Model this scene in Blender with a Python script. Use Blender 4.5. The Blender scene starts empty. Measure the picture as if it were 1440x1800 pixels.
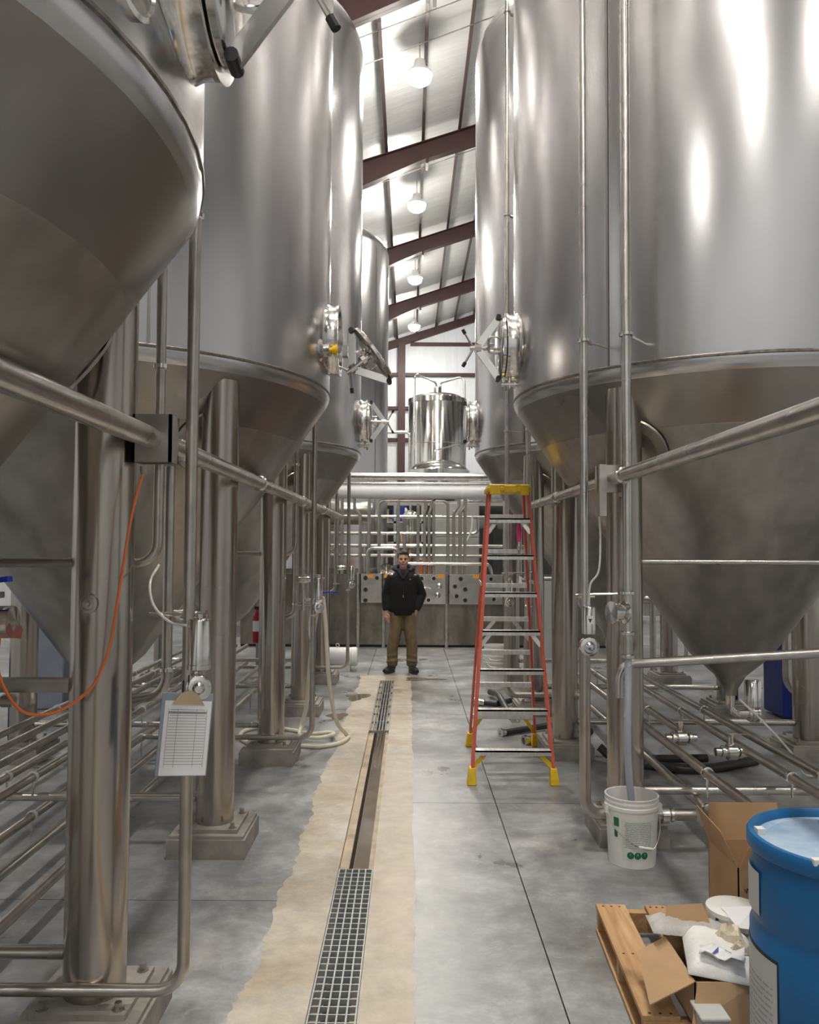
import bpy, math, random
from math import sin, cos, pi, radians, sqrt
from mathutils import Vector, Matrix, Quaternion
random.seed(7)
SC = bpy.context.scene
COL = SC.collection
V = Vector

# ------------------------------------------------------------------ camera, world, exposure
cam_d = bpy.data.cameras.new('camera'); cam = bpy.data.objects.new('camera', cam_d); COL.objects.link(cam)
cam_d.sensor_fit = 'HORIZONTAL'; cam_d.sensor_width = 36.0; cam_d.lens = 36.0 * 1443 / 1440
cam_d.clip_start = 0.05; cam_d.clip_end = 200
cam.matrix_world = Matrix.Translation((0, 0, 1.8)) @ Matrix.Rotation(radians(90 + 2.38), 4, 'X') @ Matrix.Rotation(radians(0.3), 4, 'Z')
SC.camera = cam
world = bpy.data.worlds.new('world'); SC.world = world; world.use_nodes = True
world.node_tree.nodes['Background'].inputs[0].default_value = (0.8, 0.85, 1, 1)
world.node_tree.nodes['Background'].inputs[1].default_value = 0.02
SC.view_settings.view_transform = 'Standard'; SC.view_settings.look = 'None'
SC.view_settings.gamma = 1.0; SC.view_settings.use_curve_mapping = False
SC.view_settings.exposure = 0.55
SC.cycles.max_bounces = 12; SC.cycles.diffuse_bounces = 5; SC.cycles.glossy_bounces = 6
SC.cycles.sample_clamp_indirect = 8.0
LAMP_W = 430
LAMP_GLOW = 110

# ------------------------------------------------------------------ materials
def nmat(name):
    m = bpy.data.materials.new(name); m.use_nodes = True
    nt = m.node_tree; return m, nt, nt.nodes['Principled BSDF']
def link(nt, a, b): nt.links.new(a, b)
def coords(nt, scale=(1, 1, 1)):
    tc = nt.nodes.new('ShaderNodeTexCoord'); mp = nt.nodes.new('ShaderNodeMapping')
    mp.inputs['Scale'].default_value = scale
    link(nt, tc.outputs['Object'], mp.inputs['Vector']); return mp.outputs['Vector']
def noise(nt, vec, scale, detail=5, rough=0.55, dist=0.0):
    n = nt.nodes.new('ShaderNodeTexNoise'); n.inputs['Scale'].default_value = scale
    n.inputs['Detail'].default_value = detail; n.inputs['Roughness'].default_value = rough
    n.inputs['Distortion'].default_value = dist
    link(nt, vec, n.inputs['Vector']); return n.outputs['Fac']
def ramp(nt, fac, stops):
    r = nt.nodes.new('ShaderNodeValToRGB'); e = r.color_ramp.elements
    while len(e) < len(stops): e.new(0.5)
    for el, (p, c) in zip(e, stops):
        el.position = p; el.color = (c, c, c, 1) if isinstance(c, (int, float)) else (*c, 1)
    link(nt, fac, r.inputs['Fac']); return r.outputs['Color']
def mixc(nt, fac, a, b, mode='MIX'):
    n = nt.nodes.new('ShaderNodeMix'); n.data_type = 'RGBA'; n.blend_type = mode
    for sock, v in ((n.inputs[0], fac), (n.inputs[6], a), (n.inputs[7], b)):
        if hasattr(v, 'is_linked'): link(nt, v, sock)
        elif isinstance(v, (int, float)): sock.default_value = v
        else: sock.default_value = (*v, 1)
    return n.outputs[2]
def bump(nt, h, bs, strength=0.2, dist=0.01):
    b = nt.nodes.new('ShaderNodeBump'); b.inputs['Strength'].default_value = strength; b.inputs['Distance'].default_value = dist
    link(nt, h, b.inputs['Height']); link(nt, b.outputs['Normal'], bs.inputs['Normal'])

def plain(name, col, rough=0.5, metal=0.0, var=0.12, scale=6.0, bmp=0.0, stretch=(1, 1, 1), **kw):
    m, nt, bs = nmat(name)
    v = coords(nt, stretch); f = noise(nt, v, scale)
    lo = tuple(max(0, c * (1 - var)) for c in col); hi = tuple(min(1, c * (1 + var)) for c in col)
    link(nt, ramp(nt, f, [(0.3, lo), (0.7, hi)]), bs.inputs['Base Color'])
    link(nt, ramp(nt, f, [(0.3, max(0.03, rough - 0.06)), (0.7, min(1, rough + 0.06))]), bs.inputs['Roughness'])
    bs.inputs['Metallic'].default_value = metal
    for k, val in kw.items(): bs.inputs[k].default_value = val
    if bmp: bump(nt, noise(nt, v, scale * 6), bs, bmp)
    return m
def steel(name, col, rough, aniso=0.0, stretch=(6, 6, 0.25), scale=1.5, var=0.12, rvar=0.05, stain=None, wav=0.0):
    m, nt, bs = nmat(name)
    v = coords(nt, stretch); f = noise(nt, v, scale, 2.0, 0.5)
    lo = tuple(c * (1 - var) for c in col); hi = tuple(min(1, c * (1 + var)) for c in col)
    c = ramp(nt, f, [(0.3, lo), (0.7, hi)])
    if stain:
        v2 = coords(nt, (1, 1, 0.6)); f2 = noise(nt, v2, stain[1], 7, 0.65, 0.4)
        c = mixc(nt, ramp(nt, f2, [(stain[2], 0.0), (stain[2] + 0.2, stain[3])]), c, stain[0])
    link(nt, c, bs.inputs['Base Color'])
    f3 = noise(nt, coords(nt), 1.5, 1.5)
    link(nt, ramp(nt, f3, [(0.3, rough - rvar), (0.7, rough + rvar)]), bs.inputs['Roughness'])
    bs.inputs['Metallic'].default_value = 1.0
    if aniso:
        bs.inputs['Anisotropic'].default_value = aniso
        t = nt.nodes.new('ShaderNodeTangent'); t.direction_type = 'RADIAL'; t.axis = 'Z'
        link(nt, t.outputs['Tangent'], bs.inputs['Tangent'])
    if wav: bump(nt, noise(nt, coords(nt, (1, 1, 0.5)), 1.1, 2), bs, wav, 0.02)
    return m
MAT = {}
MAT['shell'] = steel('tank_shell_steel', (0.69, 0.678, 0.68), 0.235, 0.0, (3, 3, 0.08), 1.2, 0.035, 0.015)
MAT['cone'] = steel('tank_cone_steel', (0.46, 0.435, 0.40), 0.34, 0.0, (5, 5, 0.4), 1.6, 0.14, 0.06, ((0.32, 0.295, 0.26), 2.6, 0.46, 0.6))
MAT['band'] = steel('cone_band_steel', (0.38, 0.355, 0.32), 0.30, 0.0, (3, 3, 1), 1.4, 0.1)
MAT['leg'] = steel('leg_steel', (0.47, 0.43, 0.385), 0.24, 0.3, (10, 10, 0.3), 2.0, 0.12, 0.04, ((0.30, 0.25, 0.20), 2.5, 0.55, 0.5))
MAT['pipe'] = steel('pipe_steel', (0.60, 0.575, 0.54), 0.27, 0, (3, 3, 3), 3.0, 0.12, 0.06)
MAT['dullpipe'] = steel('dull_pipe_steel', (0.50, 0.47, 0.43), 0.34, 0, (3, 3, 3), 3.0, 0.15, 0.06)
MAT['chrome'] = steel('polished_fitting_steel', (0.76, 0.74, 0.71), 0.14, 0, (3, 3, 3), 3.0, 0.06, 0.03)
MAT['wallsteel'] = steel('splash_wall_steel', (0.32, 0.305, 0.27), 0.36, 0, (2.5, 2.5, 0.5), 1.5, 0.2, 0.06, ((0.17, 0.14, 0.10), 2.2, 0.42, 0.75))
MAT['flow'] = steel('flow_panel_steel', (0.66, 0.65, 0.63), 0.30, 0, (2, 2, 2), 2, 0.15, 0.05)
MAT['vessel'] = steel('vessel_steel', (0.72, 0.70, 0.66), 0.12, 0, (3, 3, 0.2), 1.0, 0.06, 0.03)
MAT['aluminium'] = steel('ladder_aluminium', (0.80, 0.79, 0.76), 0.38, 0, (8, 1, 1), 5, 0.12, 0.05)
MAT['seam'] = steel('seam_steel', (0.36, 0.34, 0.33), 0.35)
MAT['weld'] = plain('weld_bead', (0.22, 0.20, 0.18), 0.4, 0.9, 0.4, 30)
MAT['blackplastic'] = plain('black_plastic', (0.012, 0.012, 0.012), 0.45)
MAT['darkhole'] = plain('dark_interior', (0.05, 0.048, 0.045), 0.5, 0.6)
MAT['yellow'] = plain('yellow_plastic', (0.80, 0.52, 0.015), 0.45, 0, 0.15, 12)
MAT['fibre'] = plain('red_orange_fibreglass', (0.62, 0.115, 0.07), 0.45, 0, 0.15, 8)
MAT['white_plastic'] = plain('white_plastic', (0.78, 0.77, 0.74), 0.4, 0, 0.05)
MAT['paint_white'] = plain('white_enamel', (0.80, 0.80, 0.78), 0.35, 0, 0.04)
MAT['jacketing'] = plain('white_pipe_jacketing', (0.72, 0.72, 0.74), 0.45, 0, 0.06, 3, 0.15)
MAT['maroon'] = plain('maroon_steel_primer', (0.05, 0.019, 0.018), 0.55, 0, 0.2, 3)
MAT['darksteel'] = plain('dark_purlin_primer', (0.055, 0.034, 0.030), 0.55, 0, 0.2, 3)
MAT['footing'] = plain('footing_concrete', (0.30, 0.28, 0.25), 0.7, 0, 0.3, 7, 0.3)
MAT['bolt'] = steel('bolt_steel', (0.42, 0.40, 0.37), 0.4)
MAT['grate'] = plain('grey_grating', (0.33, 0.35, 0.35), 0.45, 0.3, 0.15, 20)
MAT['hose_cream'] = plain('cream_rubber_hose', (0.70, 0.66, 0.53), 0.5, 0, 0.08)
MAT['hose_black'] = plain('black_rubber_hose', (0.035, 0.034, 0.033), 0.42, 0, 0.3)
MAT['tube_white'] = plain('white_air_tubing', (0.75, 0.75, 0.72), 0.35)
MAT['tube_clear'] = plain('milky_blue_tubing', (0.52, 0.56, 0.64), 0.25, 0, 0.06, 5, 0, (1, 1, 1), **{'Transmission Weight': 0.25})
MAT['orange'] = plain('orange_cable', (0.80, 0.20, 0.05), 0.45, 0, 0.08)
MAT['orange_tag'] = plain('orange_tag', (0.70, 0.30, 0.06), 0.6)
MAT['pink'] = plain('hot_pink_plastic', (0.90, 0.08, 0.32), 0.4)
MAT['blue'] = plain('blue_drum_plastic', (0.006, 0.115, 0.30), 0.36, 0, 0.12, 5)
MAT['bluehandle'] = plain('blue_vinyl_grip', (0.01, 0.05, 0.42), 0.4)
MAT['bluebin'] = plain('blue_bin_plastic', (0.008, 0.03, 0.25), 0.4)
MAT['red'] = plain('red_enamel', (0.35, 0.01, 0.012), 0.35)
MAT['card'] = plain('brown_cardboard', (0.47, 0.30, 0.16), 0.8, 0, 0.12, 5, 0.05)
MAT['card2'] = plain('worn_cardboard', (0.40, 0.26, 0.15), 0.8, 0, 0.2, 4, 0.05)
MAT['paper'] = plain('white_paper', (0.80, 0.79, 0.80), 0.7, 0, 0.03)
MAT['ink'] = plain('grey_ink', (0.33, 0.33, 0.35), 0.7)
MAT['inkblack'] = plain('black_ink', (0.02, 0.02, 0.02), 0.6)
MAT['green'] = plain('green_print', (0.01, 0.16, 0.075), 0.5)
MAT['labelgrey'] = plain('grey_label_paper', (0.50, 0.51, 0.49), 0.6, 0, 0.06)
MAT['clipbrd'] = plain('grey_blue_clipboard', (0.28, 0.32, 0.38), 0.45)
MAT['brass'] = steel('brass_clip', (0.60, 0.47, 0.30), 0.35)
MAT['rag'] = plain('cream_rag', (0.68, 0.60, 0.45), 0.85, 0, 0.2, 14, 0.4)
MAT['blueprint'] = plain('blue_print', (0.10, 0.12, 0.35), 0.6)
MAT['greybox'] = plain('grey_painted_metal', (0.36, 0.36, 0.34), 0.45, 0.2, 0.08)
MAT['skin'] = plain('skin', (0.58, 0.33, 0.24), 0.5, 0, 0.08, 12)
MAT['hair'] = plain('dark_brown_hair', (0.028, 0.018, 0.013), 0.55, 0, 0.4, 60, 0.4)
MAT['jacket'] = plain('black_jacket_cloth', (0.006, 0.006, 0.007), 0.9, 0, 0.3, 20, 0.35)
MAT['hood'] = plain('navy_hood_cloth', (0.014, 0.016, 0.026), 0.8, 0, 0.3, 20, 0.3)
MAT['pants'] = plain('tan_work_trousers', (0.165, 0.115, 0.062), 0.8, 0, 0.2, 14, 0.4)
MAT['shoe'] = plain('dark_leather', (0.02, 0.016, 0.013), 0.45, 0, 0.3, 14)
MAT['sole'] = plain('shoe_sole', (0.05, 0.045, 0.04), 0.7)
MAT['eye'] = plain('eye_dark', (0.02, 0.015, 0.012), 0.3)
MAT['lip'] = plain('lips', (0.36, 0.14, 0.11), 0.5)
MAT['zip'] = steel('zip_metal', (0.6, 0.6, 0.6), 0.3)

def wood_mat():
    m, nt, bs = nmat('pallet_pine')
    v = coords(nt, (9, 0.8, 9)); f = noise(nt, v, 2.2, 6, 0.6, 0.6)
    c = ramp(nt, f, [(0.25, (0.30, 0.16, 0.07)), (0.5, (0.50, 0.30, 0.14)), (0.75, (0.62, 0.42, 0.23))])
    f2 = noise(nt, coords(nt), 5, 4); c = mixc(nt, ramp(nt, f2, [(0.58, 0.0), (0.75, 0.7)]), c, (0.14, 0.07, 0.03))
    link(nt, c, bs.inputs['Base Color']); bs.inputs['Roughness'].default_value = 0.75
    bump(nt, f, bs, 0.25, 0.004); return m
MAT['wood'] = wood_mat()
def floor_mat():
    m, nt, bs = nmat('sealed_grey_concrete')
    v = coords(nt)
    a = noise(nt, v, 0.55, 5, 0.6, 0.5); b = noise(nt, v, 2.6, 10, 0.72, 0.3); d = noise(nt, v, 14, 6, 0.7)
    c = ramp(nt, a, [(0.32, (0.22, 0.208, 0.18)), (0.46, (0.30, 0.308, 0.315)), (0.56, (0.355, 0.36, 0.365)), (0.70, (0.49, 0.47, 0.425))])
    c = mixc(nt, 0.75, c, ramp(nt, b, [(0.28, 0.25), (0.5, 0.80), (0.66, 1.35)]), 'MULTIPLY')
    c = mixc(nt, 0.4, c, ramp(nt, d, [(0.3, 0.6), (0.7, 1.15)]), 'MULTIPLY')
    # dark damp blots
    e = noise(nt, coords(nt, (1, 0.7, 1)), 1.7, 5, 0.55, 0.2)
    w = ramp(nt, e, [(0.63, 0.0), (0.67, 0.55)])
    c = mixc(nt, w, c, (0.10, 0.092, 0.08))
    # white mineral bloom
    g = noise(nt, v, 5.5, 9, 0.75, 1.4); c = mixc(nt, ramp(nt, g, [(0.60, 0.0), (0.72, 0.5)]), c, (0.60, 0.60, 0.57))
    link(nt, c, bs.inputs['Base Color'])
    r = mixc(nt, w, ramp(nt, b, [(0.3, 0.26), (0.7, 0.46)]), (0.12, 0.12, 0.12))
    link(nt, r, bs.inputs['Roughness']); bump(nt, d, bs, 0.08, 0.004); return m
MAT['floor'] = floor_mat()
def strip_mat():
    m, nt, bs = nmat('cream_patch_concrete')
    v = coords(nt); a = noise(nt, v, 1.3, 6, 0.65, 0.6); b = noise(nt, v, 7, 9, 0.75)
    c = ramp(nt, a, [(0.28, (0.35, 0.265, 0.18)), (0.5, (0.47, 0.405, 0.31)), (0.7, (0.56, 0.53, 0.46))])
    c = mixc(nt, 0.6, c, ramp(nt, b, [(0.3, 0.5), (0.68, 1.2)]), 'MULTIPLY')
    e = noise(nt, coords(nt, (1, 0.8, 1)), 1.9, 4, 0.5)
    c = mixc(nt, ramp(nt, e, [(0.62, 0.0), (0.68, 0.45)]), c, (0.20, 0.14, 0.09))
    link(nt, c, bs.inputs['Base Color']); link(nt, ramp(nt, a, [(0.3, 0.35), (0.7, 0.55)]), bs.inputs['Roughness'])
    bump(nt, b, bs, 0.2, 0.004); return m
MAT['strip'] = strip_mat()
MAT['ledge'] = plain('stained_trench_concrete', (0.40, 0.31, 0.20), 0.5, 0, 0.35, 6, 0.2)
MAT['trench'] = plain('dark_brown_trench', (0.10, 0.07, 0.045), 0.5, 0, 0.4, 6, 0.2)  # dark brown of the channel's left wall strip and bottom
MAT['water'] = plain('muddy_water', (0.20, 0.165, 0.125), 0.05, 0, 0.15, 3)
MAT['substrate'] = plain('joint_filler', (0.05, 0.05, 0.045), 0.9)
def insul(name, col, sc, stretch):
    m, nt, bs = nmat(name)
    v = coords(nt, stretch); f = noise(nt, v, sc, 6, 0.6, 0.5)
    link(nt, ramp(nt, f, [(0.3, tuple(c * .86 for c in col)), (0.7, col)]), bs.inputs['Base Color'])
    bs.inputs['Roughness'].default_value = 0.38
    bump(nt, f, bs, 0.5, 0.04); return m
MAT['roof'] = insul('white_vinyl_roof_insulation', (0.80, 0.80, 0.79), 2.0, (0.35, 2.2, 1))
MAT['wallw'] = insul('white_vinyl_wall_insulation', (0.78, 0.81, 0.85), 2.0, (2.4, 2.4, 0.25))
def emis(name, col, s):
    m, nt, bs = nmat(name)
    bs.inputs['Base Color'].default_value = (*col, 1); bs.inputs['Emission Color'].default_value = (*col, 1)
    bs.inputs['Emission Strength'].default_value = s; return m
MAT['lens'] = emis('lamp_lens_glow', (1.0, 0.97, 0.90), LAMP_GLOW)

# ------------------------------------------------------------------ mesh builder
class MB:
    def __init__(s): s.v = []; s.f = []
    def add(s, vs, fs, M=None):
        o = len(s.v)
        s.v += [(M @ V(p)) if M is not None else V(p) for p in vs]
        s.f += [tuple(i + o for i in f) for f in fs]; return s
    def box(s, x0, x1, y0, y1, z0, z1, M=None):
        vs = [(x0, y0, z0), (x1, y0, z0), (x1, y1, z0), (x0, y1, z0), (x0, y0, z1), (x1, y0, z1), (x1, y1, z1), (x0, y1, z1)]
        return s.add(vs, [(0, 3, 2, 1), (4, 5, 6, 7), (0, 1, 5, 4), (1, 2, 6, 5), (2, 3, 7, 6), (3, 0, 4, 7)], M)
    def cbox(s, c, d, M=None):
        return s.box(c[0]-d[0]/2, c[0]+d[0]/2, c[1]-d[1]/2, c[1]+d[1]/2, c[2]-d[2]/2, c[2]+d[2]/2, M)
    def bar(s, a, b, w, t, up=(0, 0, 1)):
        a, b = V(a), V(b); d = b - a; L = d.length; d.normalize(); up = V(up)
        x = d.cross(up)
        if x.length < 1e-4: x = d.cross(V((1, 0, 0)))
        x.normalize(); z = x.cross(d)
        M = Matrix((x, d, z)).transposed().to_4x4(); M.translation = a
        return s.box(-w/2, w/2, 0, L, -t/2, t/2, M)
    def prism(s, pts, z0, z1, M=None):
        n = len(pts); vs = [(x, y, z0) for x, y in pts] + [(x, y, z1) for x, y in pts]
        fs = [tuple(range(n))[::-1], tuple(range(n, 2*n))] + [(i, (i+1) % n, (i+1) % n + n, i + n) for i in range(n)]
        return s.add(vs, fs, M)
    def lathe(s, prof, c=(0, 0, 0), axis=(0, 0, 1), seg=24, cap=(True, True), a0=0.0, a1=2*pi):
        q = V((0, 0, 1)).rotation_difference(V(axis)).to_matrix().to_4x4(); q.translation = V(c)
        full = abs(a1 - a0 - 2*pi) < 1e-6; m = seg if full else seg + 1
        vs = []; fs = []
        for r, z in prof:
            for k in range(m):
                a = a0 + (a1 - a0) * k / seg; vs.append((r*cos(a), r*sin(a), z))
        for i in range(len(prof) - 1):
            for k in range(seg):
                k2 = (k + 1) % m
                fs.append((i*m + k, i*m + k2, (i+1)*m + k2, (i+1)*m + k))
        if full and cap[0] and prof[0][0] > 1e-5: fs.append(tuple(range(m))[::-1])
        if full and cap[1] and prof[-1][0] > 1e-5: fs.append(tuple(range((len(prof)-1)*m, len(prof)*m)))
        return s.add(vs, fs, q)
    def cyl(s, a, b, r, seg=16):
        a, b = V(a), V(b); return s.lathe([(r, 0), (r, (b-a).length)], a, (b-a).normalized(), seg)
    def ball(s, c, r, seg=12, ring=8, M=None):
        rx, ry, rz = (r, r, r) if isinstance(r, (int, float)) else r
        vs = [(0, 0, -1)]; fs = []
        for i in range(1, ring):
            t = pi * i / ring
            for k in range(seg): vs.append((sin(t)*cos(2*pi*k/seg), sin(t)*sin(2*pi*k/seg), -cos(t)))
        vs.append((0, 0, 1)); n = len(vs)
        for k in range(seg):
            fs.append((0, 1 + (k+1) % seg, 1 + k)); fs.append((n-1, n-1-seg + k, n-1-seg + (k+1) % seg))
        for i in range(ring - 2):
            for k in range(seg):
                a = 1 + i*seg + k; b = 1 + i*seg + (k+1) % seg; fs.append((a, b, b + seg, a + seg))
        T = Matrix.Translation(V(c)) @ (M if M is not None else Matrix.Identity(4)) @ Matrix.Diagonal((rx, ry, rz, 1))
        return s.add(vs, fs, T)
    def sweep(s, pts, rad, seg=12, ref=None, cap=True):
        pts = [V(p) for p in pts]; n = len(pts)
        if isinstance(rad, (int, float)): rad = [rad] * n
        tang = []
        for i in range(n):
            d = (pts[min(i+1, n-1)] - pts[max(i-1, 0)]); tang.append(d.normalized())
        t0 = tang[0]; u = V(ref) if ref else (V((0, 0, 1)) if abs(t0.z) < 0.9 else V((1, 0, 0)))
        u = (u - t0 * u.dot(t0)).normalized(); vs = []; fs = []
        for i in range(n):
            if i:
                q = tang[i-1].rotation_difference(tang[i]); u = q @ u
                u = (u - tang[i] * u.dot(tang[i])).normalized()
            w = tang[i].cross(u)
            a, b = rad[i] if isinstance(rad[i], tuple) else (rad[i], rad[i])
            for k in range(seg):
                t = 2*pi*k/seg; vs.append(pts[i] + u*(a*cos(t)) + w*(b*sin(t)))
        for i in range(n-1):
            for k in range(seg):
                k2 = (k+1) % seg; fs.append((i*seg+k, i*seg+k2, (i+1)*seg+k2, (i+1)*seg+k))
        if cap: fs.append(tuple(range(seg))[::-1]); fs.append(tuple(range((n-1)*seg, n*seg)))
        return s.add(vs, fs)
    def pipe(s, pts, r, seg=14, bend=None, steps=6):
        return s.sweep(fillet(pts, bend if bend else r*3, steps), r, seg)
    def wire(s, pts, r, seg=8, n=8):
        return s.sweep(spline(pts, n), r, seg)
    def build(s, name, mat, parent=None, origin=None, bevel=0, flat=False, ang=40):
        o0 = V((0, 0, 0))
        if parent is not None:
            p = parent
            while p: o0 = o0 + p.location; p = p.parent
        elif origin is not None: o0 = V(origin)
        me = bpy.data.meshes.new(name); me.from_pydata([tuple(p - o0) for p in s.v], [], s.f)
        me.materials.append(MAT[mat] if isinstance(mat, str) else mat)
        if not flat:
            me.polygons.foreach_set('use_smooth', [True] * len(me.polygons)); me.set_sharp_from_angle(angle=radians(ang))
        me.update()
        ob = bpy.data.objects.new(name, me); COL.objects.link(ob)
        if parent is not None: ob.parent = parent
        else: ob.location = o0
        if bevel:
            b = ob.modifiers.new('bevel', 'BEVEL'); b.width = bevel; b.segments = 2; b.limit_method = 'ANGLE'
        return ob
def fillet(pts, R, steps=6):
    pts = [V(p) for p in pts]; out = [pts[0]]
    for i in range(1, len(pts)-1):
        p = pts[i]; a = (pts[i-1]-p); b = (pts[i+1]-p); la, lb = a.length, b.length; a.normalize(); b.normalize()
        ang = a.angle(b)
        if ang > pi - 0.02: out.append(p); continue
        t = min(R / math.tan(ang/2), la*0.48, lb*0.48); r = t * math.tan(ang/2)
        c = p + (a+b).normalized() * (r / sin(ang/2)); s0 = p + a*t - c; s1 = p + b*t - c
        for k in range(steps+1):
            th = (pi - ang) * k / steps; e0 = s0.normalized(); e1 = (s1 - e0*s1.dot(e0)).normalized()
            out.append(c + (e0*cos(th) + e1*sin(th)) * r)
    out.append(pts[-1]); return out
def spline(pts, n=8):
    P = [V(p) for p in pts]; P = [P[0]*2-P[1]] + P + [P[-1]*2-P[-2]]; out = []
    for i in range(1, len(P)-2):
        a, b, c, d = P[i-1], P[i], P[i+1], P[i+2]
        for k in range(n):
            t = k/n; out.append(0.5*((2*b)+(c-a)*t+(2*a-5*b+4*c-d)*t*t+(3*b-a-3*c+d)*t**3))
    out.append(P[-2]); return out
def tag(o, label, cat, group=None, kind=None):
    o['label'] = label
    if cat: o['category'] = cat
    if group: o['group'] = group
    if kind: o['kind'] = kind
    return o
def thing(name, label, cat, loc, group=None):
    o = bpy.data.objects.new(name, None); COL.objects.link(o); o.location = loc; o.empty_display_size = 0.1
    return tag(o, label, cat, group)
def struct(o): o['kind'] = 'structure'; return o
def copy_tree(o, parent=None):
    c = o.copy(); COL.objects.link(c)
    if parent is not None: c.parent = parent
    for ch in list(o.children): copy_tree(ch, c)
    return c
def text(body, size, M, mat, parent, name='lettering', ext=0.0004):
    cu = bpy.data.curves.new(name, 'FONT'); cu.body = body; cu.size = size; cu.align_x = 'CENTER'; cu.align_y = 'CENTER'; cu.extrude = ext
    cu.materials.append(MAT[mat]); ob = bpy.data.objects.new(name, cu); COL.objects.link(ob)
    o0 = V((0, 0, 0)); p = parent
    while p: o0 = o0 + p.location; p = p.parent
    bpy.context.view_layer.update()
    me = bpy.data.meshes.new_from_object(ob.evaluated_get(bpy.context.evaluated_depsgraph_get())); bpy.data.objects.remove(ob)
    ob = bpy.data.objects.new(name, me); COL.objects.link(ob)
    ob.parent = parent; ob.matrix_local = Matrix.Translation(-o0) @ M; return ob

# ------------------------------------------------------------------ setting: floor
XL, XR, Y0, Y1 = -9.0, 18.0, -13.0, 37.2
RX = 6.0
def roofz(x): return 11.62 + 0.33*x if x <= RX else 11.62 + 0.33*RX - 0.33*(x - RX)
fl = struct(MB().box(XL-0.2, XR+0.2, Y0-0.2, Y1+0.2, -0.40, -0.22).build('floor', 'substrate'))
G = 0.003
def slab(x0, x1, y0, y1, name='concrete_slab', mat='floor'):
    MB().box(x0+G, x1-G, y0+G, y1-G, -0.22, 0).build(name, mat, fl)
LB = [Y0, -0.5, 4.24, 9.1, 14.3, 24, Y1]
for a, b in zip(LB, LB[1:]): slab(XL, -0.57, a, b)
RB = [Y0, 0.4, 5.84, 11.25, 16.5, 26, Y1]
for a, b in zip(RB, RB[1:]):
    slab(0.0, 0.616, a, b); slab(0.616, 6.0, a, b); slab(6.0, XR, a, b)
slab(-0.57, 0.0, 11.5, Y1)
TX0, TX1, TY1 = -0.385, -0.19, 11.07
def ragged(edge_x, inner_x, y0, y1, amp, sign):
    n = int((y1-y0)/0.035); pts = []; w = 0
    for i in range(n+1):
        w = w*0.86 + random.uniform(-1, 1)*amp*0.45
        pts.append((edge_x + w + random.uniform(-1, 1)*amp*0.22, y0 + (y1-y0)*i/n))
    poly = pts + [(inner_x, y1), (inner_x, y0)]
    if sign > 0: poly = poly[::-1]
    return poly
MB().prism(ragged(-0.655, TX0, Y0, 11.5, 0.028, -1)[::-1], -0.22, 0.0015).build('concrete_strip', 'strip', fl, flat=True)
MB().prism(ragged(0.037, TX1, Y0, 11.5, 0.010, 1)[::-1], -0.22, 0.0015).build('concrete_strip', 'strip', fl, flat=True)
MB().box(TX0, TX1, TY1, 11.5, -0.22, 0.001).build('concrete_strip', 'strip', fl)
MB().box(TX0, TX0+0.05, Y0, TY1, -0.22, -0.032).build('trench_ledge', 'ledge', fl)
MB().box(TX1-0.032, TX1, Y0, TY1, -0.22, -0.032).build('trench_ledge', 'ledge', fl)
MB().box(TX0+0.05, TX0+0.053, Y0, TY1, -0.22, -0.033).build('trench_lining', 'trench', fl)
MB().box(TX0+0.053, TX1-0.032, Y0, TY1, -0.22, -0.155).build('trench_bottom', 'trench', fl)
MB().box(TX0+0.065, TX1-0.034, Y0, TY1, -0.155, -0.138).build('trench_water', 'water', fl)
# damp patches and leaf-like stains by the far end of the trench
for (x, y, rx, ry) in ((-0.62, 9.9, 0.14, 0.25), (-0.75, 8.75, 0.10, 0.16), (0.18, 11.2, 0.25, 0.12)):
    pts = []
    for k in range(22):
        a = 2*pi*k/22; q = 1 + 0.28*sin(3*a+x*9) + random.uniform(-.12, .12); pts.append((x+rx*q*cos(a), y+ry*q*sin(a)))
    MB().prism(pts, 0.0012, 0.003).build('damp_patch', 'water', fl, flat=True)

# drain gratings
def grate(label, y0, y1, nb, cross, mat):
    t = thing('drain_grate', label, 'grate', ((TX0+TX1)/2, (y0+y1)/2, -0.03), 'trench drain grates')
    for i in range(nb):
        x = TX0+0.006 + (TX1-TX0-0.012)*i/(nb-1)
        MB().box(x-0.0035, x+0.0035, y0, y1, -0.030, 0.0).build('bearing_bar', mat, t)
    base = None
    for j in range(cross):
        y = y0 + 0.006 + (y1-y0-0.012)*j/(cross-1)
        MB().box(TX0+0.003, TX1-0.003, y-0.003, y+0.003, -0.024, -0.001).build('cross_bar', mat, t)
grate('grey square mesh drain grate in the near end of the floor trench', 2.3, 4.66, 6, 44, 'grate')
grate('slotted bar drain grate at the far end of the trench before the man', 8.1, 11.04, 7, 8, 'grate')

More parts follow.
